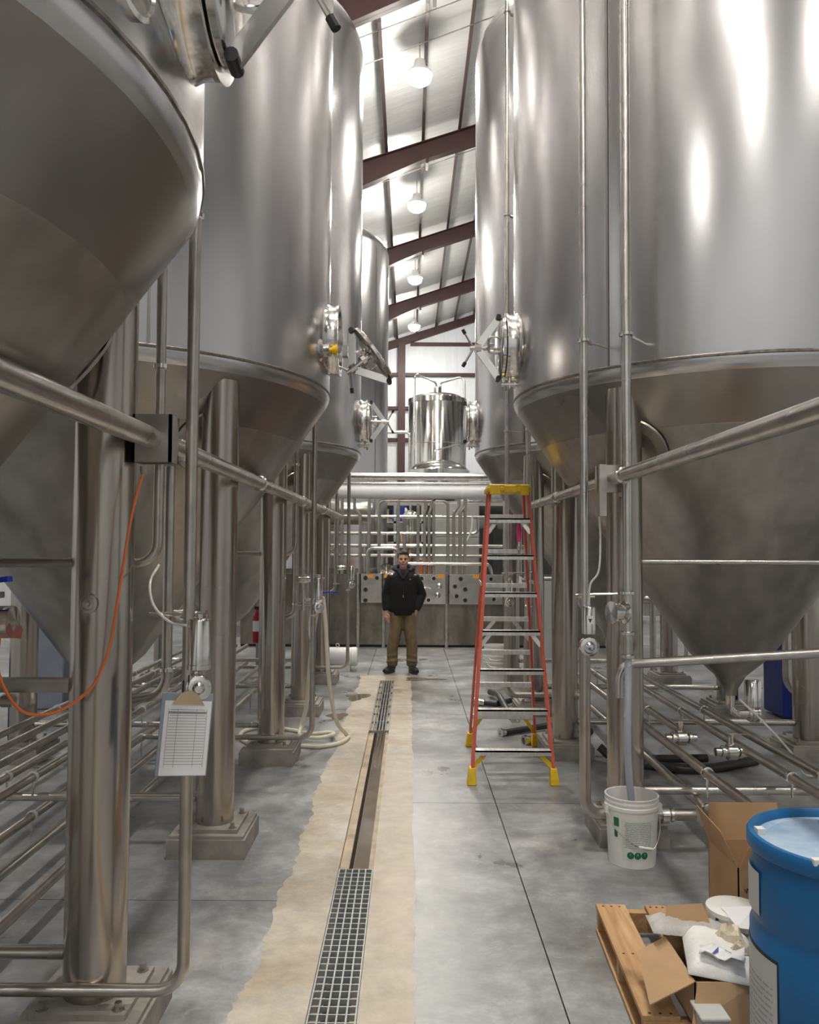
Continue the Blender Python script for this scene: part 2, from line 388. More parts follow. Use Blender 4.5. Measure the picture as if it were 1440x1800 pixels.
# ------------------------------------------------------------------ setting: walls and roof
struct(MB().box(XL-0.15, XL, Y0, Y1, 0, roofz(XL)).build('wall_left', 'wallw'))
struct(MB().box(XR, XR+0.15, Y0, Y1, 0, roofz(XR)).build('wall_right', 'wallw'))
def gable(y0, y1):
    pts = [(XL, -0.2), (XR, -0.2), (XR, roofz(XR)), (RX, roofz(RX)), (XL, roofz(XL))]
    M = Matrix(((1, 0, 0, 0), (0, 0, -1, y1), (0, 1, 0, 0), (0, 0, 0, 1)))
    return MB().prism(pts, 0, y1-y0, M)
wb = struct(gable(Y1, Y1+0.15).build('wall_back', 'wallw', flat=True))
struct(gable(Y0-0.15, Y0).build('wall_front', 'wallw', flat=True))
ce = MB()
for x0, x1 in ((XL-0.2, RX), (RX, XR+0.2)):
    M = Matrix(((1, 0, 0, 0), (0, 0, -1, Y1+0.2), (0, 1, 0, 0), (0, 0, 0, 1)))
    ce.prism([(x0, roofz(x0)), (x1, roofz(x1)), (x1, roofz(x1)+0.1), (x0, roofz(x0)+0.1)], 0, Y1-Y0+0.4, M)
ceil = struct(ce.build('ceiling', 'roof', flat=True))
k = 0; x = -0.59 - 0.87*9
while x < XR - 0.3:
    z = roofz(x); b = MB(); b.box(x-0.035, x+0.035, Y0, Y1, z-0.20, z-0.19); b.box(x-0.012, x+0.012, Y0, Y1, z-0.195, z+0.005)
    b.build('purlin', 'darksteel', ceil); x += 0.87
for yb in (-10.7, -4.7, 1.3, 7.3, 13.35, 19.4, 25.6, 31.6):
    b = MB(); M = Matrix(((1, 0, 0, 0), (0, 0, -1, yb), (0, 1, 0, 0), (0, 0, 0, 1)))
    top = lambda x: roofz(x) - 0.20
    def bot(x): return top(x) - (0.46 if x > 0.27 else 0.46 + 0.12*(0.27-x))
    xs = [XL, -4.5, 0.27, RX]
    def web(x0, x1):
        b.prism([(x0, bot(x0)), (x1, bot(x1)), (x1, top(x1)), (x0, top(x0))], -0.008, 0.008, M)
        b.prism([(x0, bot(x0)), (x1, bot(x1)), (x1, bot(x1)+0.02), (x0, bot(x0)+0.02)], -0.11, 0.11, M)
        b.prism([(x0, top(x0)-0.02), (x1, top(x1)-0.02), (x1, top(x1)), (x0, top(x0))], -0.11, 0.11, M)
    for a, c in zip(xs, xs[1:]): web(a, c)
    b.prism([(RX, bot(RX)), (XR, roofz(XR)-1.6), (XR, roofz(XR)-0.2), (RX, top(RX))], -0.1, 0.1, M)
    b.build('roof_beam', 'maroon', ceil, flat=True)
    b = MB(); b.box(0.35, 0.41, yb-0.2, yb+0.2, bot(0.38)-0.16, bot(0.38)); b.build('flange_brace', 'maroon', ceil)
b = MB(); M = Matrix(((1, 0, 0, 0), (0, 0, -1, Y1-0.1), (0, 1, 0, 0), (0, 0, 0, 1)))
b.prism([(XL, roofz(XL)-0.55), (RX, roofz(RX)-0.55), (RX, roofz(RX)-0.2), (XL, roofz(XL)-0.2)], -0.1, 0.1, M)
b.build('rake_beam', 'maroon', wb, flat=True)
for z in (11.0, 9.6, 8.06, 6.62, 5.0):
    MB().box(max(XL, (z-11.0)/0.33) if z > 9 else XL, XR, Y1-0.2, Y1, z-0.07, z+0.07).build('girt', 'maroon', wb)
for x in (-6.6, -0.39, 5.8, 12):
    MB().box(x-0.17, x+0.17, Y1-0.36, Y1-0.2, 0, roofz(x)-0.5).build('wall_column', 'maroon', wb)
for k, (y, zo) in enumerate(((15.3, -0.28), (14.4, -0.3), (20.5, -0.3), (26.6, -0.3))):
    MB().cyl((-5, y+0.5, roofz(-5)+zo), (5.5, y-0.5, roofz(5.5)+zo), 0.012, 6).build('bracing_rod', 'pipe', ceil)

# ------------------------------------------------------------------ high bay lamps
def lamp(x, y, z, label, grp, k=1.0):
    t = thing('high_bay_lamp', label, 'lamp', (x, y, z), grp)
    MB().lathe([(0.03, 0.30), (0.10, 0.28), (0.12, 0.16), (0.24, 0.04), (0.25, 0.0), (0.235, 0.0), (0.22, 0.035), (0.05, 0.06)], (x, y, z), seg=20).build('housing', 'paint_white', t)
    MB().lathe([(0.0, -0.20), (0.12, -0.185), (0.21, -0.12), (0.245, 0.0), (0.22, 0.012), (0, 0.014)], (x, y, z+0.0), seg=20).build('lens', 'lens', t)
    MB().cyl((x, y, z+0.29), (x, y, roofz(x)-0.19), 0.012, 6).build('hanger', 'pipe', t)
    sd = bpy.data.lights.new('lamp_beam', 'AREA'); sd.shape = 'DISK'; sd.size = 0.44; sd.energy = LAMP_W*k*0.17; sd.color = (1.0, 0.95, 0.86)
    so = bpy.data.objects.new('lamp_beam', sd); COL.objects.link(so); so.parent = t; so.location = (0, 0, -0.22)
    ld = bpy.data.lights.new('lamp_light', 'POINT'); ld.energy = LAMP_W*k*0.26; ld.color = (1.0, 0.95, 0.86); ld.shadow_soft_size = 0.2
    lo = bpy.data.objects.new('lamp_light', ld); COL.objects.link(lo); lo.parent = t; lo.location = (0, 0, -0.45)
ORD = ['nearest', 'second', 'third', 'fourth', 'fifth', 'sixth', 'seventh', 'eighth']
for i, y in enumerate((15.4, 21.4, 27.4, 33.4)):
    lamp(0.15, y, 10.84, '%s glowing high bay lamp in view above the central aisle' % ORD[i], 'lamps above the aisle', 1.2)
for i, y in enumerate((9.4, 3.4, -2.6, -8.6)):  # last one is behind the camera, added to brighten the tank reflections
    lamp(0.15, y, 10.84, '%s high bay lamp overhead, outside the frame, above the aisle' % ORD[i], 'lamps above the aisle', (1.5, 1.5, 0.9, 0.3)[i])
for i, y in enumerate((-1, 8, 17, 26, -8)):  # last entry adds an unseen pair of lamps to fill the front hall
    lamp(-6.3, y, 8.9, '%s high bay lamp hidden above the left tank row' % ORD[i], 'lamps above the left tanks', 0.28 if y > -5 else 0.12)
    lamp(6.9, y, 11.9, '%s high bay lamp hidden beyond the right tank row' % ORD[i], 'lamps beyond the right tanks', 0.40 if y > -5 else 0.2)

# ------------------------------------------------------------------ fermenters
TR = 1.61; ZR = 2.87; ZT = 7.85
def manway_door(t, M, lbl=None):
    """door in local frame: hub axis +X, centre at origin; M places it"""
    def P(b, name, mat, par): return b.build(name, mat, par)
    simple = lbl == 'simple'
    def tr(b): b.v = [M @ p for p in b.v]; return b
    d = P(tr(MB().lathe([(0.0, 0.035), (0.15, 0.03), (0.215, 0.012), (0.228, 0.0), (0.228, -0.02), (0.20, -0.03), (0, -0.03)], (0, 0, 0), (1, 0, 0), 28)), 'manway_door', 'chrome', t)
    if simple:
        for sg in (-1, 1): P(tr(MB().cyl((0.02, -0.04, sg*0.235), (0.02, 0.04, sg*0.235), 0.022, 10)), 'yoke_pin', 'blackplastic', d)
        return
    for sg in (-1, 1):
        P(tr(MB().bar((0.015, 0, sg*0.232), (0.165, 0, sg*0.025), 0.022, 0.055, (sg*1.0, 0, 0.6))), 'yoke_arm', 'chrome', d)
        P(tr(MB().cyl((0.02, -0.04, sg*0.235), (0.02, 0.04, sg*0.235), 0.02, 10)), 'yoke_pin', 'blackplastic', d)
        P(tr(MB().cyl((0.215, 0, sg*0.01), (0.275, 0, sg*0.115), 0.009, 8)), 'handle_rod', 'chrome', d)
        P(tr(MB().cyl((0.272, 0, sg*0.11), (0.29, 0, sg*0.142), 0.014, 8)), 'handle_grip', 'blackplastic', d)
    b = MB(); b.cyl((0.02, 0, 0), (0.235, 0, 0), 0.018, 12); b.cyl((0.15, 0, 0), (0.2, 0, 0), 0.033, 8); b.cyl((0.06, 0, 0), (0.09, 0, 0), 0.04, 8)
    P(tr(b), 'clamp_screw', 'chrome', d)
    b = MB(); b.pipe([(0.03, 0.06, -0.05), (0.10, 0.06, -0.05), (0.10, 0.06, 0.07), (0.03, 0.06, 0.07)], 0.011, 8, 0.025)
    P(tr(b), 'lift_handle', 'chrome', d)
def make_tank():
    t = thing('fermenter', '', 'tank', (0, 0, 0), 'cone bottomed fermenters')
    S = 72
    b = MB(); b.lathe([(TR-0.035, ZR-0.035), (TR-0.018, ZR-0.014), (TR-0.005, ZR+0.01), (TR, ZR+0.04), (TR, ZT)]
        + [(TR*cos(a)**0.75 if cos(a) > 1e-6 else 0, ZT + 0.62*sin(a)) for a in [pi/2*i/9 for i in range(1, 10)]], seg=S, cap=(False, False))
    b.build('shell', 'shell', t)
    b = MB(); b.lathe([(TR+0.0, ZR+0.040), (TR+0.006, ZR+0.045), (TR+0.006, ZR+0.056), (TR+0.0, ZR+0.062)], seg=S, cap=(False, False))
    b.build('weld_seam', 'weld', t)
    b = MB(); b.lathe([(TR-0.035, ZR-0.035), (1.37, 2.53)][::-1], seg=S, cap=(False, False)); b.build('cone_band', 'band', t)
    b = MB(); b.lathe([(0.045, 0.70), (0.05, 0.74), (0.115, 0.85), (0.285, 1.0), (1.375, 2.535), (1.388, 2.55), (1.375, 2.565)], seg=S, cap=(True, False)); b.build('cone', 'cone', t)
    for a in (-1.10, 0.75, 2.45, -2.3):
        b = MB()
        for z0, z1 in ((ZR+0.06, ZT),):
            b.lathe([(TR+0.0035, z0), (TR+0.0035, z1)], seg=1, cap=(False, False), a0=a, a1=a+0.010)
            b.lathe([(TR-0.002, z0), (TR-0.002, z1)], seg=1, cap=(False, False), a0=a+0.010, a1=a)
        b.build('shell_seam', 'seam', t)
    for sx in (-1, 1):
        for sy in (-1, 1):
            x, y = sx*1.05, sy*1.0
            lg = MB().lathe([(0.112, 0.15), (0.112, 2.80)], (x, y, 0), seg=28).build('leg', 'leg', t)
            MB().cbox((x, y, 0.14), (0.34, 0.34, 0.022)).build('base_plate', 'footing', lg)
            for ax in (-1, 1):
                for ay in (-1, 1):
                    bb = MB(); bb.cyl((x+ax*0.135, y+ay*0.135, 0.15), (x+ax*0.135, y+ay*0.135, 0.156), 0.022, 10); bb.cyl((x+ax*0.135, y+ay*0.135, 0.156), (x+ax*0.135, y+ay*0.135, 0.178), 0.013, 6)
                    bb.build('anchor_bolt', 'bolt', lg)
            # flared doubler plate where the leg enters the cone
            q = 1.03; xx, yy = x*q, y*q; n = V((x, y, -0.72*sqrt(x*x+y*y))).normalized()
            rr = sqrt(x*x+y*y)
            zc = 2.54 - (1.375 - rr*0.90)*1.41
            b = MB(); b.lathe([(0.22, 0.0), (0.215, 0.012), (0.15, 0.02)], V((x*0.90, y*0.90, zc)) , n, 28, (False, False))
            b.build('leg_doubler', 'cone', t)
    b = MB(); b.pipe([(0, 0, 0.71), (0, 0, 0.56), (-0.13, 0, 0.56)], 0.034, 14, 0.09); b.build('outlet_elbow', 'chrome', t)
    b = MB(); b.cyl((-0.13, 0, 0.56), (-0.21, 0, 0.56), 0.055, 16); b.cyl((-0.15, 0, 0.56), (-0.16, 0, 0.56), 0.068, 16); b.cyl((-0.19, 0, 0.56), (-0.2, 0, 0.56), 0.068, 16)
    vb = b.build('outlet_valve', 'chrome', t)
    MB().lathe([(0.045, 0.6), (0.062, 0.62), (0.062, 0.8), (0.05, 0.815)], (-0.17, 0, 0), seg=20).build('valve_actuator', 'chrome', vb)
    # manway neck on the aisle side
    mz = 3.31
    b = MB(); b.lathe([(0.34, -0.02), (0.29, 0.0), (0.262, 0.03), (0.25, 0.06), (0.25, 0.10), (0.262, 0.102), (0.262, 0.118), (0.24, 0.12), (0.215, 0.118), (0.215, -0.06)], (TR-0.035, 0, mz), (1, 0, 0), 36, (False, False))
    nk = b.build('manway_neck', 'chrome', t)
    MB().lathe([(0.0, 0.0), (0.216, 0.0)], (TR-0.01, 0, mz), (1, 0, 0), 28, (False, False)).build('manway_opening', 'darkhole', nk)
    # sample valve
    b = MB(); b.cyl((TR-0.02, 0.06, mz-0.29), (TR+0.11, 0.06, mz-0.29), 0.016, 10); b.cyl((TR+0.05, 0.06, mz-0.32), (TR+0.05, 0.06, mz-0.24), 0.013, 10); b.cyl((TR+0.01, 0.06, mz-0.29), (TR+0.02, 0.06, mz-0.29), 0.03, 12)
    b.cyl((TR+0.08, 0.06, mz-0.34), (TR+0.08, 0.06, mz-0.29), 0.01, 8)
    b.build('sample_valve', 'chrome', t)
    return t
tank0 = make_tank()
YL = [2.12, 6.0, 9.93]; XLT = -2.21; XRT = 2.41; YR = [6.2, 9.98]
TL = [tank0] + [copy_tree(tank0) for _ in range(4)]
TANKS = [(TL[0], (XLT, YL[0], 0), 0, 'nearest left steel fermenter, its cone filling the upper left corner', 'nearest left tank'),
         (TL[1], (XLT, YL[1], 0), 0, 'second left steel fermenter with its round manway door swung open', 'second left tank'),
         (TL[2], (XLT, YL[2], 0), 0, 'third left steel fermenter with a closed manway, before the valve wall', 'third left tank'),
         (TL[3], (XRT, YR[0], 0), pi, 'nearest right steel fermenter with closed manway, behind the white bucket', 'nearest right tank'),
         (TL[4], (XRT, YR[1], 0), pi, 'second right steel fermenter behind the stepladder, its manway lid without yoke', 'second right tank')]
for t, loc, rz, lab, short in TANKS:
    t.location = loc; t.rotation_euler = (0, 0, rz); t['label'] = lab
for c in list(TL[0].children) + list(TL[1].children):
    if c.name.startswith('sample_valve'): bpy.data.objects.remove(c)
def doorM(t, M, k=None):   # door geometry is built in the tank's own local frame
    keep, kr = t.location.copy(), t.rotation_euler.copy()
    t.location = (0, 0, 0); t.rotation_euler = (0, 0, 0)
    manway_door(t, M, k); t.location = keep; t.rotation_euler = kr
closed = Matrix.Translation((TR+0.11, 0, 3.31))
for i in (0, 2, 3): doorM(TL[i], closed)
# open door of the second left tank: hangs from its davit arm, outer face down-left
doorM(TL[1], Matrix.Translation((XLT*0 + 2.21-0.28, 0.0, 3.21)) @ Matrix.Rotation(radians(-217), 4, 'Y') @ Matrix.Rotation(radians(0), 4, 'X'))
doorM(TL[4], closed, 'simple')
def local_part(t, b, name, mat):
    keep, kr = t.location.copy(), t.rotation_euler.copy(); t.location = (0, 0, 0); t.rotation_euler = (0, 0, 0)
    o = b.build(name, mat, t); t.location = keep; t.rotation_euler = kr; return o
b = MB(); b.box(TR+0.10, TR+0.14, -0.04, 0.04, 3.19, 3.27); b.pipe([(TR+0.13, 0, 3.235), (TR+0.17, 0, 3.235), (TR+0.20, 0, 3.225), (TR+0.31, 0, 3.235)], 0.011, 8, 0.03)
local_part(TL[1], b, 'davit_arm', 'chrome')
b = MB(); b.lathe([(0.10, -0.02), (0.07, 0.01), (0.045, 0.02), (0.045, 0.06)], (TR-0.02, -0.28, 3.17), (1, -0.17, 0), 20, (False, True)); pr = local_part(TL[1], b, 'side_port', 'chrome')
b = MB(); b.lathe([(0.02, 0.04), (0.02, 0.075), (0.032, 0.08), (0.034, 0.10), (0.02, 0.11)], (TR-0.02, -0.28, 3.17), (1, -0.17, 0), 16); local_part(TL[1], b, 'port_cap', 'yellow')['label'] = 'yellow cap on the side port'
# ports on the nearest left tank
aa = -0.20
b = MB(); cx, cy = TR*cos(aa), TR*sin(aa); b.lathe([(0.09, -0.02), (0.09, 0.012), (0.078, 0.016), (0.072, 0.008), (0.0, 0.010)], (cx, cy, 3.075), (cos(aa), sin(aa), 0), 24); local_part(TL[0], b, 'sight_port', 'chrome')
MB_ = MB(); a2 = -0.255; MB_.cyl((TR*cos(a2)*0.99, TR*sin(a2)*0.99, 3.06), (TR*cos(a2)*1.02, TR*sin(a2)*1.02, 3.00), 0.008, 8); local_part(TL[0], MB_, 'thermowell', 'chrome')

# footings
for (t, loc, rz, lab, short) in TANKS:
    for sx in (-1, 1):
        for sy in (-1, 1):
            s = 1 if rz == 0 else -1
            x, y = loc[0] + sx*1.05, loc[1] + sy*1.0
            aisle = 'aisle-side' if abs(x) < abs(loc[0]) else 'wall-side'
            e = 0.21 if (rz and aisle == 'aisle-side') else 0.225
            pts = [(x-e, y-e), (x+e, y-e), (x+e, y+e), (x-e, y+e)]
            b = MB(); b.prism(pts, 0.0, 0.11); b.prism([(x+(px-x)*0.95, y+(py-y)*0.95) for px, py in pts], 0.11, 0.129)
            tag(b.build('concrete_footing', 'footing', origin=(x, y, 0)), 'square concrete footing under the %s %s leg of the %s' % (aisle, 'near' if sy < 0 else 'far', short), 'footing', 'tank leg footings')

# bright tank beyond the valve wall, brewhouse vessels
def plain_tank(name, label, x, y, r, z0, zt, head, mat, leg, seams=(), base=0.0):
    t = thing(name, label, 'tank', (x, y, 0))
    b = MB(); b.lathe([(r*0.3, z0-0.25), (r*0.85, z0-0.08), (r, z0+0.05), (r, zt)] + [(r*cos(a)**0.7 if cos(a) > 1e-6 else 0, zt + head*sin(a)) for a in [pi/2*i/8 for i in range(1, 9)]], (x, y, 0), seg=56)
    b.build('shell', mat, t)
    for k in range(4):
        a = pi/4 + k*pi/2; MB().cyl((x+r*0.8*cos(a), y+r*0.8*sin(a), base), (x+r*0.8*cos(a), y+r*0.8*sin(a), z0), leg, 14).build('leg', 'leg', t)
    for z in seams: MB().lathe([(r+0.001, z-0.012), (r+0.006, z-0.006), (r+0.006, z+0.006), (r+0.001, z+0.012)], (x, y, 0), seg=56, cap=(False, False)).build('weld_seam', 'seam', t)
    return t
bt = plain_tank('bright_tank', 'tall pale bright tank farthest left, beyond the valve wall', -2.1, 17.7, 1.62, 1.3, 8.1, 0.55, 'shell', 0.10)
for a in (-0.55, 0.35):
    MB().lathe([(1.623, 1.4), (1.623, 8.0)], (-2.1, 17.7, 0), seg=1, cap=(False, False), a0=a, a1=a+0.012).build('shell_seam', 'seam', bt)
tv = plain_tank('brew_kettle', 'tall shiny brewhouse vessel with ringed top against the white back wall', 0.87, 26, 0.92, 3.35, 6.35, 0.30, 'vessel', 0.08, (5.0,), 2.9)
MB().lathe([(0.86, 6.42), (0.93, 6.42), (0.93, 6.30), (0.94, 6.30), (0.94, 6.45), (0.86, 6.46)], (0.87, 26, 0), seg=48, cap=(False, False)).build('top_ring', 'vessel', tv)
for k in range(22):
    a = 2*pi*k/22; MB().lathe([(0.022, 6.38), (0.022, 6.47)], (0.87+0.9*cos(a), 26+0.9*sin(a), 0), seg=8).build('ring_bolt', 'vessel', tv)
b = MB(); b.pipe([(0.13, 25.2, 2.9), (0.13, 25.2, 7.15), (0.82, 25.7, 6.95), (0.82, 25.7, 6.75)], 0.035, 10, 0.15); b.pipe([(1.70, 25.6, 6.4), (1.70, 25.6, 7.15), (0.95, 25.7, 6.95), (0.95, 25.7, 6.75)], 0.035, 10, 0.15); b.cyl((0.87, 25.7, 6.6), (0.87, 25.7, 6.8), 0.12, 14)
b.build('spray_pipes', 'chrome', tv)
dv = plain_tank('mash_vessel', 'domed steel vessel standing in front of the tall brew kettle', 0.77, 21.6, 0.78, 3.2, 3.72, 0.34, 'vessel', 0.07, (), 2.9)
MB().lathe([(0.785, 3.62), (0.81, 3.62), (0.81, 3.78), (0.77, 3.80)], (0.77, 21.6, 0), seg=48, cap=(False, False)).build('rim', 'vessel', dv)
b = MB(); b.pipe([(1.32, 21.5, 3.8), (1.32, 21.5, 4.5), (0.64, 21.4, 4.3), (0.64, 21.4, 4.03)], 0.02, 8, 0.08); b.build('dome_pipe', 'chrome', dv)
tag(MB().pipe([(-1.0, 23, 2.9), (-1.0, 23, 5.0), (0.0, 23, 5.0), (0.0, 23, 2.9)], 0.045, 12, 0.12).build('overhead_pipe', 'pipe', origin=(-1.0, 23, 2.9)), 'thin pale pipe loop left of the tall brew kettle', 'pipe')

# ------------------------------------------------------------------ long rails down both sides
def clampring(b, p, ax, r): b.lathe([(r, -0.012), (r+0.009, -0.008), (r+0.009, 0.008), (r, 0.012)], p, ax, 16, (False, False))
def rail(name, label, pts, r, unions, bend=0.12):
    t = thing(name, label, 'pipe', pts[0])
    MB().pipe(pts, r, 20, bend).build('pipe_run', 'pipe', t)
    for y in unions:
        b = MB(); clampring(b, (pts[0][0], y, pts[0][2]), (0, 1, 0), r); b.lathe([(r, -0.025), (r+0.004, -0.02), (r+0.004, 0.02), (r, 0.025)], (pts[0][0], y, pts[0][2]), (0, 1, 0), 16, (False, False)); b.build('pipe_clamp', 'chrome', t)
    return t
lr = rail('header_pipe', 'thick steel header pipe at eye height along the left tanks', [(-0.97, -1.5, 2.2), (-0.97, 11.6, 2.2)], 0.041, (3.5, 5.3, 7.4, 9.2))
rr = rail('header_pipe', 'thick steel header pipe at eye height along the right tanks', [(1.19, -1.5, 2.2), (1.19, 7.9, 2.2)], 0.038, (4.55, 6.6))
b = MB(); b.box(-1.04, -0.895, 3.06, 3.075, 2.11, 2.29); b.box(-1.04, -1.03, 3.06, 3.16, 2.11, 2.29); b.box(-0.905, -0.895, 3.06, 3.16, 2.11, 2.29); b.box(-1.04, -0.895, 3.15, 3.16, 2.11, 2.145); b.box(-1.04, -0.895, 3.15, 3.16, 2.255, 2.29)
tag(b.build('pipe_bracket', 'dullpipe', origin=(-0.97, 3.1, 2.1)), 'square steel bracket box gripping the left header pipe by the near leg', 'bracket')
b = MB(); b.box(1.10, 1.28, 4.78, 4.80, 2.12, 2.28); b.box(1.10, 1.14, 4.74, 4.86, 1.98, 2.28); b.box(1.24, 1.28, 4.74, 4.86, 2.10, 2.28)
tag(b.build('pipe_bracket', 'dullpipe', origin=(1.19, 4.8, 2.0)), 'steel bracket gripping the right header pipe beside the near right riser', 'bracket')

# ------------------------------------------------------------------ risers with their valves
def actuator(t, x, y, z, s=1.0, sticker=False):
    b = MB(); b.lathe([(0.030*s, z-0.005), (0.042*s, z), (0.042*s, z+0.155), (0.038*s, z+0.162), (0.012, z+0.166), (0.012, z+0.18)], (x, y, 0), seg=20)
    a = b.build('actuator', 'chrome', t)
    if sticker:
        M = Matrix.Translation((x, y-0.043*s, z+0.085)) @ Matrix.Rotation(pi/2, 4, 'X')
        MB().box(-0.02, 0.02, -0.025, 0.025, -0.001, 0.001, M).build('sticker', 'paper', a)
        MB().prism([(-0.012, 0.006), (0.012, 0.006), (0.009, -0.002), (0.004, -0.003), (0.004, -0.014), (-0.004, -0.014), (-0.004, -0.003), (-0.009, -0.002)], 0.001, 0.0016, M).build('sticker_mark', 'inkblack', a)
    return a
def valve_body(t, x, y, z, ax=(0, -1, 0), r=0.05, name='butterfly_valve'):
    b = MB(); ax = V(ax)
    b.lathe([(r*0.5, -0.035), (r, -0.03), (r, 0.03), (r*0.75, 0.035), (r*0.5, 0.034), (r*0.3, 0.045), (0, 0.046)], (x, y, z), ax, 20)
    return b.build(name, 'chrome', t)
def left_set(i, dy, tankname):
    y2, y1 = 3.0 + dy, 3.2 + dy; x2, x1 = -0.80, -0.98
    t = thing('riser_pipe', 'steel riser pipe bending under the %s at floor level' % tankname, 'pipe', (x2, y2, 0), 'left tank risers')
    MB().pipe([(x2, y2, 7.9), (x2, y2, 0.21), (-2.2, y2, 0.21)], 0.0225, 16, 0.10).build('pipe_run', 'dullpipe', t)
    for z in (3.02, 5.38):
        b = MB(); clampring(b, (x2, y2, z), (0, 0, 1), 0.0225); b.cyl((x2-0.02, y2-0.01, z), (x2-0.10, y2-0.07, z), 0.008, 8); b.build('pipe_clamp', 'chrome', t)
    a = actuator(t, x2+0.005+0.035, y2-0.005, 1.37)
    b = MB(); b.cyl((x2-0.03, y2, 1.53), (x2+0.05, y2, 1.53), 0.012, 10); b.cyl((x2-0.15, y2+0.02, 1.545), (x2+0.06, y2, 1.55), 0.008, 8); b.build('valve_bracket', 'chrome', t)
    b = MB(); clampring(b, (x2+0.04, y2-0.005, 1.36), (0, 0, 1), 0.035); b.build('valve_clamp', 'chrome', t)
    valve_body(t, x2+0.045, y2-0.03, 1.29, (0.3, -1, 0), 0.045)
    b = MB(); clampring(b, (x2, y2, 1.22), (0, 0, 1), 0.023); b.build('pipe_clamp', 'chrome', t)
    t = thing('branch_pipe', 'steel branch pipe bending toward the cone of the %s' % tankname, 'pipe', (x1, y1, 1.73), 'left tank branch pipes')
    MB().pipe([(x1, y1, 3.6 if i else 7.8), (x1, y1, 1.727), (-2.0 if i == 0 else -1.75, y1, 1.727)], 0.0195, 14, 0.085).build('pipe_run', 'dullpipe', t)
    b = MB(); clampring(b, (x1, y1, 2.5), (0, 0, 1), 0.0195); b.build('pipe_clamp', 'chrome', t)
    # thinner downpipe with elbow behind the leg
    t = thing('drain_riser', 'thin steel drain riser behind the aisle leg of the %s' % tankname, 'pipe', (x1-0.01, y1+0.22, 1.0), 'left tank drain risers')
    xx, yy = x1-0.03, y1+0.25
    MB().pipe([(xx, yy, 2.13), (xx, yy, 1.18), (xx-0.30, yy+0.05, 1.12)], 0.021, 14, 0.09).build('pipe_run', 'dullpipe', t)
    b = MB(); clampring(b, (xx, yy, 1.28), (0, 0, 1), 0.021); b.cyl((xx+0.02, yy, 1.28), (xx+0.06, yy, 1.285), 0.006, 6); b.build('pipe_clamp', 'chrome', t)
    b = MB(); b.lathe([(0.02, 0), (0.032, 0.01), (0.034, 0.07), (0.028, 0.085)], (xx+0.02, yy, 1.50), (1, 0, 0), 16); b.lathe([(0.03, 0), (0.022, 0.04), (0.03, 0.06), (0.012, 0.065)], (xx+0.105, yy, 1.50), (1, 0, 0), 12); b.build('sensor_head', 'chrome', t)
for i, (dy, nm) in enumerate(((0, 'nearest left tank'), (3.88, 'second left tank'), (7.81, 'third left tank'))): left_set(i, dy, nm)
tag(MB().wire([(-0.99, 3.25, 1.72), (-0.96, 3.05, 1.66), (-0.93, 3.0, 1.58), (-0.87, 3.0, 1.52), (-0.80, 2.97, 1.51)], 0.005, 8, 8).build('air_tube', 'tube_white', origin=(-0.8, 2.97, 1.5)), 'white air tube drooping to the actuator beside the clipboard', 'tube')

def right_set(i, dy, tn):
    x, y = 1.05, 4.93 + dy
    def arm(b, x, y, z, r):
        d = V((XRT-x, YR[i]-y, 0)); L = d.length - TR; d.normalize(); b.cyl(V((x, y, z)) + d*0.025, V((x, y, z)) + d*(L+0.004), r, 8)
        b.cyl(V((x, y, z)) + d*0.05, V((x, y, z)) + d*0.085, r*1.9, 8)
    t = thing('riser_pipe', 'steel riser pipe with actuated valve on the aisle side of the %s' % tn, 'pipe', (x, y, 0), 'right tank risers')
    MB().pipe([(x, y, 9.0), (x, y, 1.44)], 0.025, 16).build('pipe_run', 'pipe', t)
    MB().pipe([(x, y, 1.20), (x, y, 0.22), (1.70, y+0.0, 0.22)], 0.034, 16, 0.09).build('lower_pipe', 'dullpipe', t)
    for z in (3.05, 5.42, 7.7):
        b = MB(); clampring(b, (x, y, z), (0, 0, 1), 0.03); arm(b, x, y, z, 0.009); b.build('pipe_clamp', 'chrome', t)
    actuator(t, x+0.02, y-0.02, 1.285, 1.0, i == 0)
    valve_body(t, x+0.02, y-0.025, 1.21, (0, -1, 0), 0.056)
    MB().cyl((x-0.06, y-0.02, 1.515), (x+0.2, y+0.02, 1.52), 0.008, 8).build('stand_off_rod', 'chrome', t); MB().cyl((x-0.05, y, 1.50), (x+0.06, y, 1.50), 0.013, 8).build('valve_bracket', 'chrome', t)
    if i == 0:
        b = MB(); clampring(b, (1.46, y, 0.22), (1, 0, 0), 0.034); clampring(b, (1.56, y, 0.22), (1, 0, 0), 0.034); b.cyl((1.5, y, 0.22), (1.54, y, 0.22), 0.05, 16); b.build('pipe_union', 'chrome', t)
    x, y = 1.247, 4.70 + dy
    t = thing('riser_pipe', ('steel riser pipe feeding the bluish hose above the white bucket' if i == 0 else 'slimmer steel riser on the near face of the second right tank'), 'pipe', (x, y, 1.1), 'right tank risers')
    zb = 1.17 if i == 0 else 0.9
    MB().pipe([(x, y, 9.0), (x, y, zb)], 0.028, 16).build('pipe_run', 'pipe', t)
    for z in (3.03, 5.42, 7.7, 1.54, 1.31, 1.18):
        b = MB(); clampring(b, (x, y, z), (0, 0, 1), 0.032)
        if z > 2: arm(b, x, y, z, 0.010)
        b.build('pipe_clamp', 'chrome', t)
    b = MB(); b.lathe([(0.0, -0.05), (0.06, -0.05), (0.064, -0.045), (0.064, -0.03), (0.045, -0.022), (0.045, 0.022), (0.064, 0.03), (0.064, 0.045), (0, 0.05)], (x-0.06, y-0.02, 1.43), (-1, -0.35, 0), 20); b.build('sight_glass', 'chrome', t)
right_set(0, 0, 'nearest right tank'); right_set(1, 3.90, 'second right tank')
